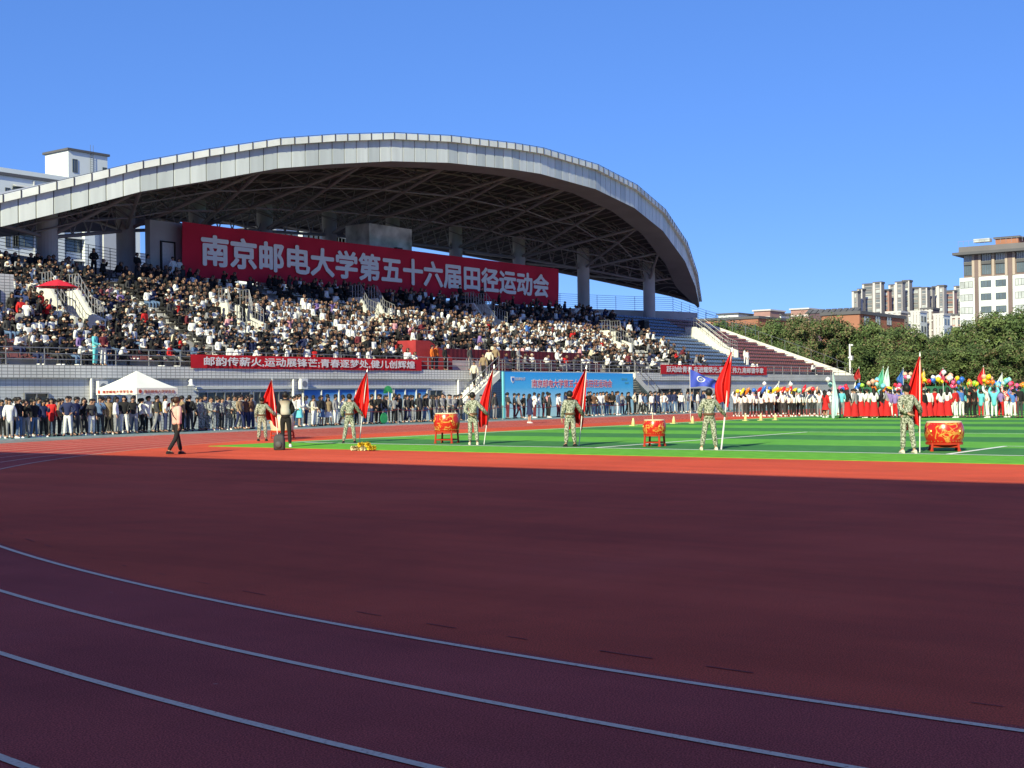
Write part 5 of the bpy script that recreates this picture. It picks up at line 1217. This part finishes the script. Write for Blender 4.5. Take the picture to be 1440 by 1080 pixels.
CLU = [(1164, 539, 2, 'mint white', 'by the pale blue flag'), (1168, 551, 3, 'peach red white', 'by the pale blue flag'), (1188, 548, 6, 'pink red blue', 'over the turquoise shirt'), (1204, 545, 3, 'blue white', 'over the turquoise shirt'), (1213, 546, 2, 'green', 'over the red skirts'), (1227, 539, 8, 'orange peach sky mint', 'over the red skirts'), (1229, 548, 5, 'orange', 'over the red skirts'), (1240, 547, 3, 'sky green', 'over the red skirts'), (1247, 546, 5, 'orange yellow red', 'beneath the green pennant'), (1262, 545, 6, 'pink red white', 'beside the large red flag'), (1278, 530, 6, 'pink white peach', 'behind the large red flag'), (1302, 538, 5, 'red orange yellow', 'beyond the large red flag'), (1319, 534, 8, 'yellow white blue', 'over the largest drum'), (1333, 528, 5, 'white peach', 'beside the rose pennant'), (1338, 539, 6, 'pink red', 'over the largest drum'), (1350, 536, 6, 'yellow blue orange', 'past the rose pennant'), (1367, 541, 9, 'orange yellow green', 'below the scarlet pennant'), (1389, 534, 11, 'yellow orange peach', 'under the scarlet pennant'), (1401, 542, 5, 'blue sky white', 'past the scarlet pennant'), (1412, 539, 6, 'sky mint green', 'by the slim silver pennant'), (1424, 544, 8, 'red pink', 'at the balloon-crowded end'), (1438, 541, 6, 'orange yellow blue', 'at the balloon-crowded end')]
for x, y, n, cols, wh in CLU:
    cc = cols.split()
    for i in range(n):
        c = cc[i % len(cc)]; balloon(x + rng.uniform(-7, 7), y + rng.uniform(-5, 5), 587, c, '%s balloon in the bunch %s' % (c, wh), 'balloons bunched over the costumed students', me_b, rng.uniform(.85, 1.15), (rng.uniform(-.4, .4), rng.uniform(-.4, .4), 0), rng.uniform(-.5, .8))
# green paper fans on the walkway
M_gf = mat('green_paper', (.04, .34, .12), .8, .15, 4)
p = PV(546, 552, 50.4); fn = thing('paper_fan', 'big green pleated paper fan held up above the crowd before the blue posters', 'fan', (p.x, 50.4, p.z))
g = MB(); g.grid([[(r_*math.cos(math.pi*i/24*1.1-.15), .03*(i % 2), r_*math.sin(math.pi*i/24*1.1-.15)) for i in range(25)] for r_ in (.03, .40)]); g.build('leaf', M_gf, fn)
g = MB(); g.tube((0, -.02, -1.0), (0, -.02, .05), .015, 6); g.build('stick', M_head, fn)
p = PV(540, 581, 49.9); g = MB(); g.lathe([(.0, -.02), (.30, -.015), (.32, 0), (.30, .015), (0, .02)], 28, (p.x, 49.9, .36), 'y'); tag(g.build('round_shield', M_gf, None), 'round green disc standing on the walkway below the paper fan', 'disc')
# terrace furniture
a0 = thing('long_desk', 'lower long desk with maroon cloth and white papers on the guests terrace', 'desk', ((VIP0+4+VIP1)/2, 55.95, Z0+.012)); w = (VIP1-VIP0-4)/2
b0 = thing('long_desk', 'upper long desk with maroon cloth and white papers behind the guests rail', 'desk', ((VIP0+VIP1-1.4)/2, 57.0-.22, rowz(2)-.0)); w2 = (VIP1-1.4-VIP0)/2
for d_, ww, hz in ((a0, w, .78), (b0, w2, .78)):
    g = MB(); g.box(-ww, ww, -.18, .18, hz, hz+.03); g.build('top', M_maroon, d_)
    g = MB(); g.grid([[(-ww+2*ww*i/120, -.185+.012*math.sin(i*1.9), z) for i in range(121)] for z in (.02, hz)]); g.build('drape', M_maroon, d_)
    for k in range(int(ww*2/1.15)):
        x = -ww+.5+k*1.15; g = MB(); g.box(x-.16, x+.16, -.11, .11, hz+.032, hz+.045); tag(g.build('paper', M_ltr, None, loc=d_.location), 'white sheet of paper lying on the %s long maroon desk' % ('lower' if d_ is a0 else 'upper'), 'paper', 'papers on the guests desks')
# red parasol, wooden desk and speaker in the near terrace
p = PV(80.5, 404, 58.7); pz = seatz(58.7); hc = p.z-pz; rc = 1.08
pr = thing('parasol', 'bright red square parasol open over the crowded terrace', 'parasol', (p.x, 58.7, pz))
g = MB(); apex = (0, 0, hc+.42); ns = 8
ring = [(rc*math.cos(2*math.pi*i/ns+.2), rc*math.sin(2*math.pi*i/ns+.2), hc) for i in range(ns)]
for i in range(ns): 
    a, b_ = ring[i], ring[(i+1) % ns]; m1 = tuple((Vector(a)*.5+Vector(apex)*.5)+Vector((0,0,.05))); m2_ = tuple((Vector(b_)*.5+Vector(apex)*.5)+Vector((0,0,.05)))
    g.face([a, b_, m2_, m1]); g.face([m1, m2_, apex])
g.build('canopy', mat('parasol_red', (.62, .02, .04), .7, .06, 2), pr)
g = MB(); g.tube((0, 0, 0), (0, 0, hc+.46), .028, 8); g.build('pole', M_post, pr)
g = MB()
for i in range(ns): g.tube((0, 0, hc+.1), tuple(Vector(ring[i])*.9+Vector((0, 0, hc*.1))), .01, 4)
g.build('rib', M_post, pr)
M_wood = mat('orange_wood', (.34, .14, .035), .5, .25, 2)
p0, p1 = PV(46, 440, 57.9), PV(80, 440, 57.9); dk = thing('wooden_desk', 'orange wooden desk with slanting ends under the red parasol', 'desk', ((p0.x+p1.x)/2, 57.9, rowz(3))); w = (p1.x-p0.x)/2
g = MB(); g.box(-w, w, -.3, .3, .74, .79); g.build('top', M_wood, dk)
for s in (-1, 1): g = MB(); g.prism([(s*w*.98, -.28, 0), (s*w*.98, .28, 0), (s*w*.98, .28, .74), (s*w*.98, -.28, .74)], (-s*.05, 0, 0)); g.build('side_panel', M_wood, dk)
g = MB(); g.box(-w*.95, w*.95, -.2, -.17, .3, .735); g.build('front_panel', M_wood, dk)
p = PV(905, 447, 63.6); g = MB(); g.prism([(-.55, -.35, 0), (.55, -.35, 0), (.42, -.35, 1.15), (-.42, -.35, 1.15)], (0, .7, 0)); sp_ = g.build('loudspeaker', M_black, None, loc=(p.x, 63.6, seatz(63.6)+.0)); tag(sp_, 'black loudspeaker cabinet on the steps beside a roof column', 'loudspeaker')
g = MB(); g.box(-.38, .38, -.37, -.352, .15, 1.0); g.build('grille', mat('speaker_cloth', (.03, .03, .032), .9, .1, 30), sp_)
# camera mast
p = PV(1195.5, 525, 54.4); ms_ = thing('camera_mast', 'white mast with a surveillance camera and equipment box at the end of the stand', 'mast', (p.x, 54.4, 3.3)); top = PV(1195.5, 484, 54.4).z - 3.3
g = MB(); g.tube((0, 0, 0), (0, 0, top), .10, 10); g.build('pole', M_wp, ms_)
zb_ = PV(1195, 503.5, 54.4).z-3.3; g = MB(); g.box(-.22, .22, -.30, -.06, zb_-.25, zb_+.25); g.build('equipment_box', M_wp, ms_)
g = MB(); g.tube((0, 0, top-.02), (.28, -.12, top-.02), .03, 6); g.ball((.30, -.13, top-.12), .15, .15, .12, 12, 7); g.build('camera', M_wp, ms_, True)
g = MB(); g.box(-.3, -.03, -.1, .1, top*.55, top*.55+.16); g.build('floodlight', M_wp, ms_)
# ============================================================ trees
def leafmat(nm, c):
    m, t, b = blank(nm, .75, .2); no = node(t, 'ShaderNodeTexNoise'); no.inputs['Scale'].default_value = 1.1; no.inputs['Detail'].default_value = 4
    tc = node(t, 'ShaderNodeTexCoord'); t.links.new(tc.outputs['Object'], no.inputs['Vector'])
    t.links.new(ramp(t, no.outputs[0], [(.3, tuple(x*.65 for x in c)), (.7, tuple(x*1.35 for x in c))]), b.inputs['Base Color']); return m
LM = [leafmat('leaf_deep', (.060, .096, .034)), leafmat('leaf_mid', (.084, .128, .043)), leafmat('leaf_olive', (.115, .155, .055)), leafmat('leaf_rust', (.16, .13, .07))]
M_bark = mat('bark', (.09, .07, .05), .9, .3, 4)
def make_tree(seed, rust=.1, n=5200, R_=3.4, Ht=8.5):
    q = random.Random(seed); g = MB(); g.tube((0, 0, -.2), (q.uniform(-.2, .2), 0, Ht*.30), .22, 9, .16); limbs = []
    for k in range(7):
        a = k*2.4 + q.random(); p0 = Vector((0, 0, Ht*(.24+.03*k))); p1 = p0 + Vector((math.cos(a)*R_*.55, math.sin(a)*R_*.55, Ht*q.uniform(.18, .34))); g.tube(p0, p1, .09, 6, .03); limbs.append(p1)
        p2 = p1 + Vector((math.cos(a+.5)*R_*.25, math.sin(a+.5)*R_*.25, Ht*.12)); g.tube(p1, p2, .03, 5, .01)
    tr = g.mesh('trunk', M_bark)
    cl = []
    for k in range(70):
        a = q.uniform(0, 6.28); zz = q.uniform(.22, .97); rr = R_*math.sqrt(max(.03, 1-((zz-.52)/.50)**2))*q.uniform(.45, 1.0)
        cl.append((Vector((rr*math.cos(a), rr*math.sin(a), Ht*zz)), q.uniform(.4, 1.1), q.random()))
    g = MB()
    for i in range(n):
        c, r_, tone = q.choice(cl); d = Vector((q.gauss(0, 1), q.gauss(0, 1), q.gauss(0, .8))); d = d.normalized()*r_*q.random()**.4
        p = c + d; s = q.uniform(.05, .115); nrm = (d.normalized() + Vector((q.gauss(0, .5), q.gauss(0, .5), q.gauss(.3, .5)))).normalized(); a = nrm.orthogonal().normalized(); b_ = nrm.cross(a); th = q.random()*3.14
        a, b_ = a*math.cos(th)+b_*math.sin(th), b_*math.cos(th)-a*math.sin(th)
        g.mi = 3 if q.random() < rust*(.3+1.4*tone) else (0 if tone < .35 else 1 if tone < .75 else 2)
        g.face([p+a*s*1.5, p+b_*s*.8, p-a*s*1.5, p-b_*s*.8])
    return tr, g.mesh('crown', LM)
TM = [make_tree(1, .05, 13000), make_tree(2, .12, 13000), make_tree(3, .42, 12000), make_tree(4, .03, 14000, 3.8, 8.5)]
TREES = []
tr = random.Random(21)
def tree(x, D, ytop, k, lb):
    d = ray(x, 560); hl = math.hypot(d.x, d.y); u, v = d.x/hl*D, d.y/hl*D
    zt = EYE - (ytop - (563 - .0117*x))*D*math.cos(math.atan((x-720)/FPX))/FPX; s = zt/8.6
    t_ = thing('tree', lb, 'tree', (u, v, 0), tr.uniform(0, 6.28), 'trees behind the stand and the fence'); sx = s*tr.uniform(.9, 1.1)
    t_.scale = (max(sx, .8), max(sx, .8), s); obj('trunk', TM[k][0], t_); obj('crown', TM[k][1], t_)
TL = [(985, 185, 459, 2, 'rust-tinged tree just past the roof tip'), (1012, 178, 452, 1, 'olive tree below the long brick roof'), (1040, 182, 455, 2, 'brownish tree before the small white houses'), (1066, 175, 457, 0, 'dark green tree behind the maroon seats'), (1090, 180, 452, 3, 'dense green tree before the pale blocks'), (1115, 172, 453, 0, 'deep green tree just before the brick hall begins'), (1140, 168, 444, 2, 'tall rusty tree against the brick hall'), (1165, 160, 447, 2, 'rust-brown tree in front of the brick hall corner'), (1060, 160, 478, 1, 'low tree along the sloping end wall'), (1100, 155, 484, 3, 'bushy green tree over the sloping end wall'), (1135, 162, 482, 1, 'round green tree near the end of the maroon seats'), (1170, 162, 480, 0, 'green tree beside the camera mast'), (1190, 163, 462, 1, 'mid green tree above the camera mast'), (1218, 161, 457, 3, 'broad bright green tree before the dark brick wall'), (1247, 157, 450, 3, 'tallest green tree in front of the brick hall'), (1272, 150, 464, 1, 'green tree before the white and red flats'), (1300, 152, 472, 0, 'lower dark tree before the white and red flats'), (1328, 148, 474, 1, 'tree whose crown dips below the apartment tower'), (1352, 142, 462, 0, 'dark tree at the foot of the apartment tower'), (1380, 132, 446, 3, 'large green tree covering the lower apartment tower'), (1408, 126, 440, 1, 'tall olive tree beside the apartment tower'), (1438, 122, 434, 3, 'tallest dense tree over the balloon-crowded end'), (1465, 124, 438, 0, 'dark tree at the end of the tree row'),
 (1222, 158, 492, 0, 'low dark tree behind the camera mast'), (1270, 128, 494, 1, 'spreading tree above the green pennants'), (1276, 124, 497, 3, 'leafy tree above the large red flag'), (1294, 122, 494, 0, 'dark leafy tree above the yellow balloons'), (1322, 120, 492, 1, 'olive tree above the rose pennant'), (1350, 119, 486, 0, 'dark tree above the orange balloons'), (1378, 117, 486, 3, 'full tree above the scarlet pennant'), (1408, 116, 482, 2, 'russet tree above the silver pennant'), (1436, 114, 480, 1, 'green tree at the edge above the balloons')]
for a in TL: tree(*a)
# green mesh fence behind the costumed students
M_gfence = mat('green_fence', (.03, .14, .08), .6, .15, 1)
pa, pb = G(1190, 556.5), G(1190, 556.5)
def gd(x, D): d = ray(x, 560); hl = math.hypot(d.x, d.y); return Vector((d.x/hl*D, d.y/hl*D, 0))
pa, pb = gd(1206, 112), gd(1475, 100); fe = thing('mesh_fence', 'green mesh fence screening the trees behind the costumed students', 'fence', pa); dv = pb-pa
g = MB(); g.prism([Vector((0, 0, .05)), dv+Vector((0, 0, .05)), dv+Vector((0, 0, 1.9)), Vector((0, 0, 1.9))], (.02, .03, 0)); g.build('screen', M_gfence, fe)
for k in range(19): g = MB(); p = dv*(k/18); g.tube(p+Vector((-.06, -.06, 0)), p+Vector((-.06, -.06, 2.15)), .035, 6); g.build('post', M_gfence, fe)
# ============================================================ buildings
M_bw2 = mat('white_render', (.66, .70, .70), .85, .08, .15); M_grey2 = mat('grey_render', (.42, .43, .45), .85, .1, .15); M_roofd = mat('dark_roofing', (.10, .10, .11), .8, .1, .3)
M_brown = mat('brown_tile_cladding', (.17, .125, .12), .7, .12, .2); M_tan = mat('tan_pier', (.40, .33, .28), .75, .1, .2); M_win = mat('window_glass', (.10, .13, .15), .12, .25, .4, spec=.6); M_frame = mat('window_frame', (.10, .11, .11), .5, 0)
M_brick = tile_mat('red_brick', (.46, .155, .075), (.40, .13, .065), .5, .2, .85, (.36, .16, .10), .02)
M_winl = mat('pale_curtained_glass', (.42, .45, .45), .3, .25, .5, spec=.5)
def bx(name, m_, parent, *a): g = MB(); g.box(*a); return g.build(name, m_, parent)
def win(parent, face, c, w, h, z, fixed, gm=M_win, fm=M_frame, bars=1):
    """a framed window; face 'u': in the plane x=fixed facing -X, centred on y=c; face 'v': in the plane y=fixed facing -Y, centred on x=c"""
    g = MB(); e = .07
    def b_(a0, a1, z0, z1, d0, d1):
        if face == 'u': g.box(fixed-d1, fixed-d0, a0, a1, z0, z1)
        else: g.box(a0, a1, fixed-d1, fixed-d0, z0, z1)
    b_(c-w/2, c+w/2, z, z+e, .01, .09); b_(c-w/2, c+w/2, z+h-e, z+h, .01, .09)
    for k in range(bars+2): x = c-w/2 + (w-e)*k/(bars+1); b_(x, x+e, z+e, z+h-e, .01, .088)
    f = g.build('window', fm, parent); g = MB(); b_(c-w/2+e, c+w/2-e, z+e, z+h-e, .015, .03); g.build('pane', gm, f); return f
# white slab block behind the near end of the stand
vB = 150.0
wb = thing('apartment_block', 'white apartment block with a roof stair tower behind the near end of the stand', 'building')
A = PV(96, 208, vB+2); Bq = PV(151, 216, vB+2); zr = PV(100, 250, vB).z; uc = A.x
u_far = PV(345, 330, vB).x; u_near = PV(-30, 300, vB).x; u_mid = PV(197, 330, vB).x
bx('wall', M_bw2, wb, u_near, u_mid, vB, vB+16, 0, zr-1)
bx('wall', M_bw2, wb, u_mid+.01, u_far, vB+1.5, vB+16, 0, zr-9)
rf = bx('roof', M_roofd, wb, u_near-.2, u_mid+.2, vB-.25, vB+16.2, zr-1, zr-.6)
bx('parapet', M_bw2, rf, u_near-.1, u_mid+.1, vB-.15, vB+.1, zr-.6, zr)
th = bx('stair_tower', M_bw2, wb, uc, Bq.x, vB+2, vB+7.4, zr-.6, A.z-.3); bx('tower_roof', M_roofd, th, uc-.25, Bq.x+.25, vB+1.75, vB+7.7, A.z-.3, A.z)
bx('stair_tower', M_bw2, wb, u_near+.5, PV(27, 245, vB).x, vB+1.2, vB+9, zr-.6, PV(10, 241, vB).z)
win(th, 'v', uc+1.0, .8, 1.8, A.z-3.2, vB+2); win(th, 'v', Bq.x-.5, .7, 1.4, A.z-3.3, vB+2)
g = MB()
for x in (0, .45): g.tube((uc+3.4+x, vB+1.85, zr-.6), (uc+3.4+x, vB+1.85, A.z+.9), .03, 5)
for k in range(14): g.tube((uc+3.4, vB+1.85, zr-.2+k*.32), (uc+3.85, vB+1.85, zr-.2+k*.32), .02, 4)
g.build('roof_ladder', M_frame, wb)
for x0, x1 in ((7, 14), (17, 25), (-18, -8)):
    for k in range(10):
        z = zr-4.2-k*3.0; a, b_ = PV(x0, 270, vB).x, PV(x1, 270, vB).x
        if z < 9: continue
        win(wb, 'v', (a+b_)/2, (b_-a), 1.7, z, vB)
def px_u(x): return PV(x, 350, vB).x
for x in (34, 105, 62):
    for k in range(10):
        z = zr-4.0-k*3.0
        if z < 9: continue
        w_ = win(wb, 'v', px_u(x), 3.2, 1.8, z, vB)
        g = MB(); c = px_u(x); g.prism([(c-1.6, vB-.10, z+2.1), (c-1.6, vB-.9, z+1.75), (c-1.6, vB-.9, z+1.7), (c-1.6, vB-.10, z+2.02)], (3.2, 0, 0)); g.build('awning', M_grey2, w_)
for x, wd in ((76, 2.0), (121, 1.6), (150, 2.2)): bx('pier', M_grey2 if x == 150 else M_bw2, wb, px_u(x)-wd/2, px_u(x)+wd/2, vB-.9, vB-.26, 0, zr-1.5)
for x in (48, 90, 128):
    g = MB(); g.tube((px_u(x), vB-.12, 5), (px_u(x), vB-.12, zr-1.2), .12, 6); g.build('downpipe', M_grey2, wb)
for x in (185, 205, 300, 322):
    for k in range(8):
        z = zr-13-k*3.0
        if z > 9: win(wb, 'v', px_u(x), 2.6, 1.7, z, vB+1.5)
# middle-distance blocks glimpsed under the roof
for i, (xa, xb, yt, yb, lb) in enumerate(((384, 418, 318, 420, 'pale block glimpsed just over the great banner'), (426, 455, 321, 420, 'second pale block glimpsed above the great banner'), (468, 488, 328, 420, 'white house glimpsed beside the commentary box'))):
    v = 190+i*14; a, b_ = PV(xa, yt, v), PV(xb, yt, v); t_ = thing('apartment_block', lb, 'building', (0, 0, 0)); bx('wall', M_bw2, t_, a.x, b_.x, v, v+14, 0, a.z); bx('roof', M_roofd, t_, a.x-.3, b_.x+.3, v-.3, v+14.3, a.z, a.z+.4)
    for k in range(4):
        for j in range(2): win(t_, 'v', a.x+(b_.x-a.x)*(.15+.235*k), 2.2, 1.7, a.z-2.6-3*j, v)
# apartment tower with brown upper storeys
D0 = Vector(ray(1349, 400)); uT = 303.0
zc, z5, zt = PU(1352, 355, uT).z, PU(1352, 391, uT).z, PU(1400, 331, uT).z
vL = PU(1349.5, 400, uT).y; vR = vL-64
tw = thing('apartment_tower', 'tall apartment tower with white lower floors, brown top storeys and dark cornice', 'building')
bx('wall', M_bw2, tw, uT, uT+16, vR, vL, 0, z5); bx('upper_wall', M_brown, tw, uT+.3, uT+15.5, vR, vL-.9, z5, zc-.8)
co = bx('cornice', mat('cornice_grey', (.15, .14, .145), .7, .12, .2), tw, uT-1.4, uT+17, vR, vL-.3, zc-.2, zc+1.1); bx('soffit', M_roofd, co, uT-2.4, uT+17.5, vR, vL+.9, zc-.8, zc-.2)
v1, v2 = PU(1400, 340, uT+4).y, PU(1432, 340, uT+4).y
hu = bx('roof_hut', M_brick, tw, uT+4, uT+10, v2, v1, zc+1.5, zt-.4); bx('hut_roof', M_roofd, hu, uT+3.6, uT+10.4, v2-.4, v1+.4, zt-.4, zt)
g = MB(); g.box(uT+1, uT+3, v1+.5, vL-3, zc+2.2, zc+3.0); g.build('solar_panel_row', M_winl, tw)
g = MB()
for k in range(20): y = vL-k*1.2; g.tube((uT-.6, y, zc+1.5), (uT-.6, y, zc+2.5), .04, 4)
g.tube((uT-.6, vL, zc+2.5), (uT-.6, vL-24, zc+2.5), .05, 4); g.build('roof_railing', M_rail, tw)
fy = PU(1352, 409, uT).z - PU(1352, 391, uT).z; fh = -fy
strips = [(1371, 1376.3), (1418, 1424)]
for xa, xb in strips + [(1466, 1472)]:
    a, b_ = PU(xa, 400, uT).y, PU(xb, 400, uT).y; bx('pier', M_brown, tw, uT-.35, uT-.003, b_, a, 0, z5+.2); bx('pier', M_brown, tw, uT-.2, uT+.297, b_, a, z5+.2, zc-.8)
for x in (1369, 1378, 1397, 1415.5, 1426):
    a, b_ = PU(x-1.8, 400, uT).y, PU(x+1.8, 400, uT).y; bx('pilaster', M_tan, tw, uT-.15, uT+.298, b_, a, z5+.02, zc-.8)
for k in range(12):
    z = z5 - fh*k - .38*fh - .44*fh*1.0
    for xa, xb, gm in ((1350.5, 1368, M_winl), (1379, 1394, M_win), (1400, 1415, M_win), (1427.5, 1441, M_winl)):
        a, b_ = PU(xa, 400, uT).y, PU(xb, 400, uT).y
        if z > 3: win(tw, 'u', (a+b_)/2, a-b_, fh*.52, z, uT, gm, bars=2)
for k in range(2):
    z = zc-.8 - (zc-.8-z5)*(k+1)/2 + .5
    for xa, xb in ((1355, 1366.5), (1380, 1393.5), (1399.5, 1414), (1429, 1441)):
        a, b_ = PU(xa, 370, uT).y, PU(xb, 370, uT).y; win(tw, 'u', (a+b_)/2, a-b_, 2.3, z, uT+.3, M_win if k else M_winl, bars=3); bx('balcony_panel', M_roofd, tw, uT-.05, uT+.28, b_, a, z+2.4, z+3.1) if k else None
# brick hall
uB, = (193.0,); c = PU(1208.5, 437, uB); l_ = PU(1155, 440, uB); zt_ = c.z; r_ = PV(1262, 446, c.y)
bh_ = thing('brick_hall', 'orange-red brick hall with a flat dark roof edge rising above the trees', 'building')
bx('wall', M_brick, bh_, uB, max(r_.x, uB+20), c.y, l_.y, 0, zt_-.5); rf = bx('roof', M_roofd, bh_, uB-.25, max(r_.x, uB+20)+.2, c.y-.25, l_.y+.2, zt_-.5, zt_)
for k in range(9): y = c.y+.6+k*1.0; g = MB(); g.prism([(uB+.6, y, zt_), (uB+2.2, y, zt_), (uB+2.2, y, zt_+.7)], (0, .8, 0)); g.build('roof_light', M_roofd, rf)
for x in (1218, 1234, 1250): a = PV(x, 449, c.y); win(bh_, 'v', a.x, 2.2, 1.5, a.z-1, c.y, M_winl)
# long low brick roof past the roof tip
uB2 = 240.0; a, b_ = PU(985, 450, uB2), PU(1066, 446, uB2)
lb_ = thing('brick_hall', 'long low brick building beyond the tip of the stand roof', 'building'); zt2 = PU(1030, 446, uB2).z
bx('wall', M_brick, lb_, uB2, uB2+18, b_.y, PU(770, 450, uB2).y, 0, zt2-.5); bx('roof', M_roofd, lb_, uB2-.3, uB2+18, b_.y-.3, PU(770, 450, uB2).y, zt2-.5, zt2)
# distant housing
M_fg = mat('distant_glass', (.16, .18, .20), .3, .35, .05); M_fw = mat('distant_white', (.52, .50, .49), .8, .05); M_fr = mat('distant_red', (.34, .20, .18), .8, .1, .2); M_fd = mat('distant_grey', (.27, .255, .265), .8, .1, .1)  # distance haze is mixed into the grey, white and glass colours
far = [(1198.5, 1206, 409, 'narrow'), (1206, 1213, 406, 'slim'), (1213, 1228, 399, 'broad grey'), (1228, 1239.5, 396.5, 'dark-capped'), (1239.5, 1250, 407, 'low red'), (1250, 1259, 400, 'stepped'), (1259, 1269, 396, 'tall'), (1269, 1279, 394, 'tallest'), (1279, 1293, 404, 'wide grey'), (1293, 1304, 404, 'ribbed'), (1304, 1311, 404, 'pale'), (1311, 1318, 402.5, 'white-lined'), (1318, 1327.5, 401, 'grey-capped'), (1327.5, 1342, 408.5, 'red-banded'), (1342, 1352, 402, 'half hidden')]
pos = ['beginning the distant row', 'second in the distant row', 'with its white edge piers above the brick hall', 'beside the broad grey one', 'in the dip of the skyline', 'past the dip of the skyline', 'next to the highest roof', 'under the highest roof of the skyline', 'after the highest roof', 'with thin vertical ribs', 'between ribbed and white-lined blocks', 'with white edge lines', 'with a grey roof cap', 'before the apartment tower', 'behind the apartment tower']
for i, (xa, xb, yt, ad_) in enumerate(far):
    u = 790 + (i % 3)*14; a, b_ = PU(xa, yt, u), PU(xb, yt, u); t_ = thing('distant_tower', ad_ + ' distant housing tower ' + pos[i], 'tower block', (0, 0, 0), 0, 'distant housing towers'); W_ = a.y-b_.y; H_ = a.z
    mw = M_fr if i in (4, 13) else M_fd
    bx('wall', mw, t_, u, u+5, b_.y, a.y, 0, H_-1.2); bx('roof', M_roofd, t_, u-.5, u+5.5, b_.y-.3, a.y+.3, H_-1.2, H_)
    bx('edge_pier', M_fw, t_, u-.9, u-.003, a.y-1.3, a.y+.02, 0, H_-.7); bx('edge_pier', M_fw, t_, u-.9, u-.003, b_.y-.02, b_.y+.7, 0, H_-.7) if i % 2 else None
    for k in range(11):
        z = H_-4-k*3.0
        if z < 10: break
        g = MB(); g.box(u-.25, u-.02, b_.y+1.0, a.y-1.6, z, z+1.7); g.build('window', M_fg if (i+k) % 4 else M_winl, t_)
        g = MB(); g.box(u-.5, u-.26, b_.y+1.0, a.y-1.6, z-.5, z-.05); g.build('balcony', M_fw if (k+i) % 3 == 0 else mw, t_)
mid = [(1246, 1267, 438, M_tan, 'tan block with white bands behind the brick hall'), (1262, 1280, 440, M_bw2, 'white flats beside the brick hall end'), (1281, 1294, 437, M_bw2, 'pale green-tinted flats with white bands'), (1295, 1312, 433, M_brown, 'brown-grey flats with white balcony lines'), (1313, 1327, 441, M_bw2, 'white flats with blue windows'), (1327, 1352, 442, M_fr, 'dark red flats next to the apartment tower')]
for i, (xa, xb, yt, m_, lb) in enumerate(mid):
    u = 380 + (i % 2)*12; a, b_ = PU(xa, yt, u), PU(xb, yt, u); t_ = thing('housing_block', lb, 'building', (0, 0, 0)); bx('wall', m_, t_, u, u+6, b_.y, a.y, 0, a.z-.6); bx('roof', M_roofd if i % 2 else M_fw, t_, u-.4, u+6, b_.y-.2, a.y+.2, a.z-.6, a.z)
    for q_ in (0, .34, .67): bx('pier', M_fw, t_, u-.4, u-.003, a.y-(a.y-b_.y)*q_-.8, a.y-(a.y-b_.y)*q_, 0, a.z-.6)
    for k in range(5): bx('floor_band', M_fw, t_, u-.32, u-.004, b_.y+.02, a.y-.82, a.z-1.3-k*3, a.z-.75-k*3)
    for k in range(6):
        for c_ in (u+1.6, u+4.2):
            if a.z-3.3-k*3 > 3: win(t_, 'v', c_, 1.5, 1.6, a.z-3.3-k*3, b_.y, M_win, M_frame, 0)
        for j in range(3):
            z = a.z-3.3-k*3; w_ = (a.y-b_.y)/3.6
            if z > 3: win(t_, 'u', a.y-1.6-(a.y-b_.y-2)*(j+.5)/3, w_*.7, 1.6, z, u, M_win if (i+j+k) % 3 else M_winl, M_fw, 0)
sm = [(1010, 1038, 441, M_bw2, 'low white house with a red roof storey past the roof tip'), (1060, 1083, 436, M_fr, 'reddish rooftop block above the trees'), (1068, 1098, 443, M_bw2, 'low white house above the dark trees'), (1112, 1137, 434, M_fr, 'round-topped reddish block on the skyline'), (1098, 1112, 441, M_fw, 'small pale house on the skyline'), (1136, 1152, 440, M_fd, 'grey-blue house beside the brick hall')]
for i, (xa, xb, yt, m_, lb) in enumerate(sm):
    u = 470 + i*9; a, b_ = PU(xa, yt, u), PU(xb, yt, u); t_ = thing('housing_block', lb, 'building', (0, 0, 0)); bx('wall', m_, t_, u, u+14, b_.y, a.y, 0, a.z-.6); bx('roof', M_fw if m_ is M_fr else M_roofd, t_, u-.6, u+14, b_.y-.5, a.y+.5, a.z-.6, a.z)
    bx('band', M_fw, t_, u-.3, u-.003, b_.y, a.y, a.z-3.6, a.z-2.8)
    for j in range(4): win(t_, 'u', a.y-(a.y-b_.y)*(j+.5)/4, (a.y-b_.y)/6, 1.5, a.z-2.6 if 0 else a.z-5.6, u, M_win, M_fw, 0)
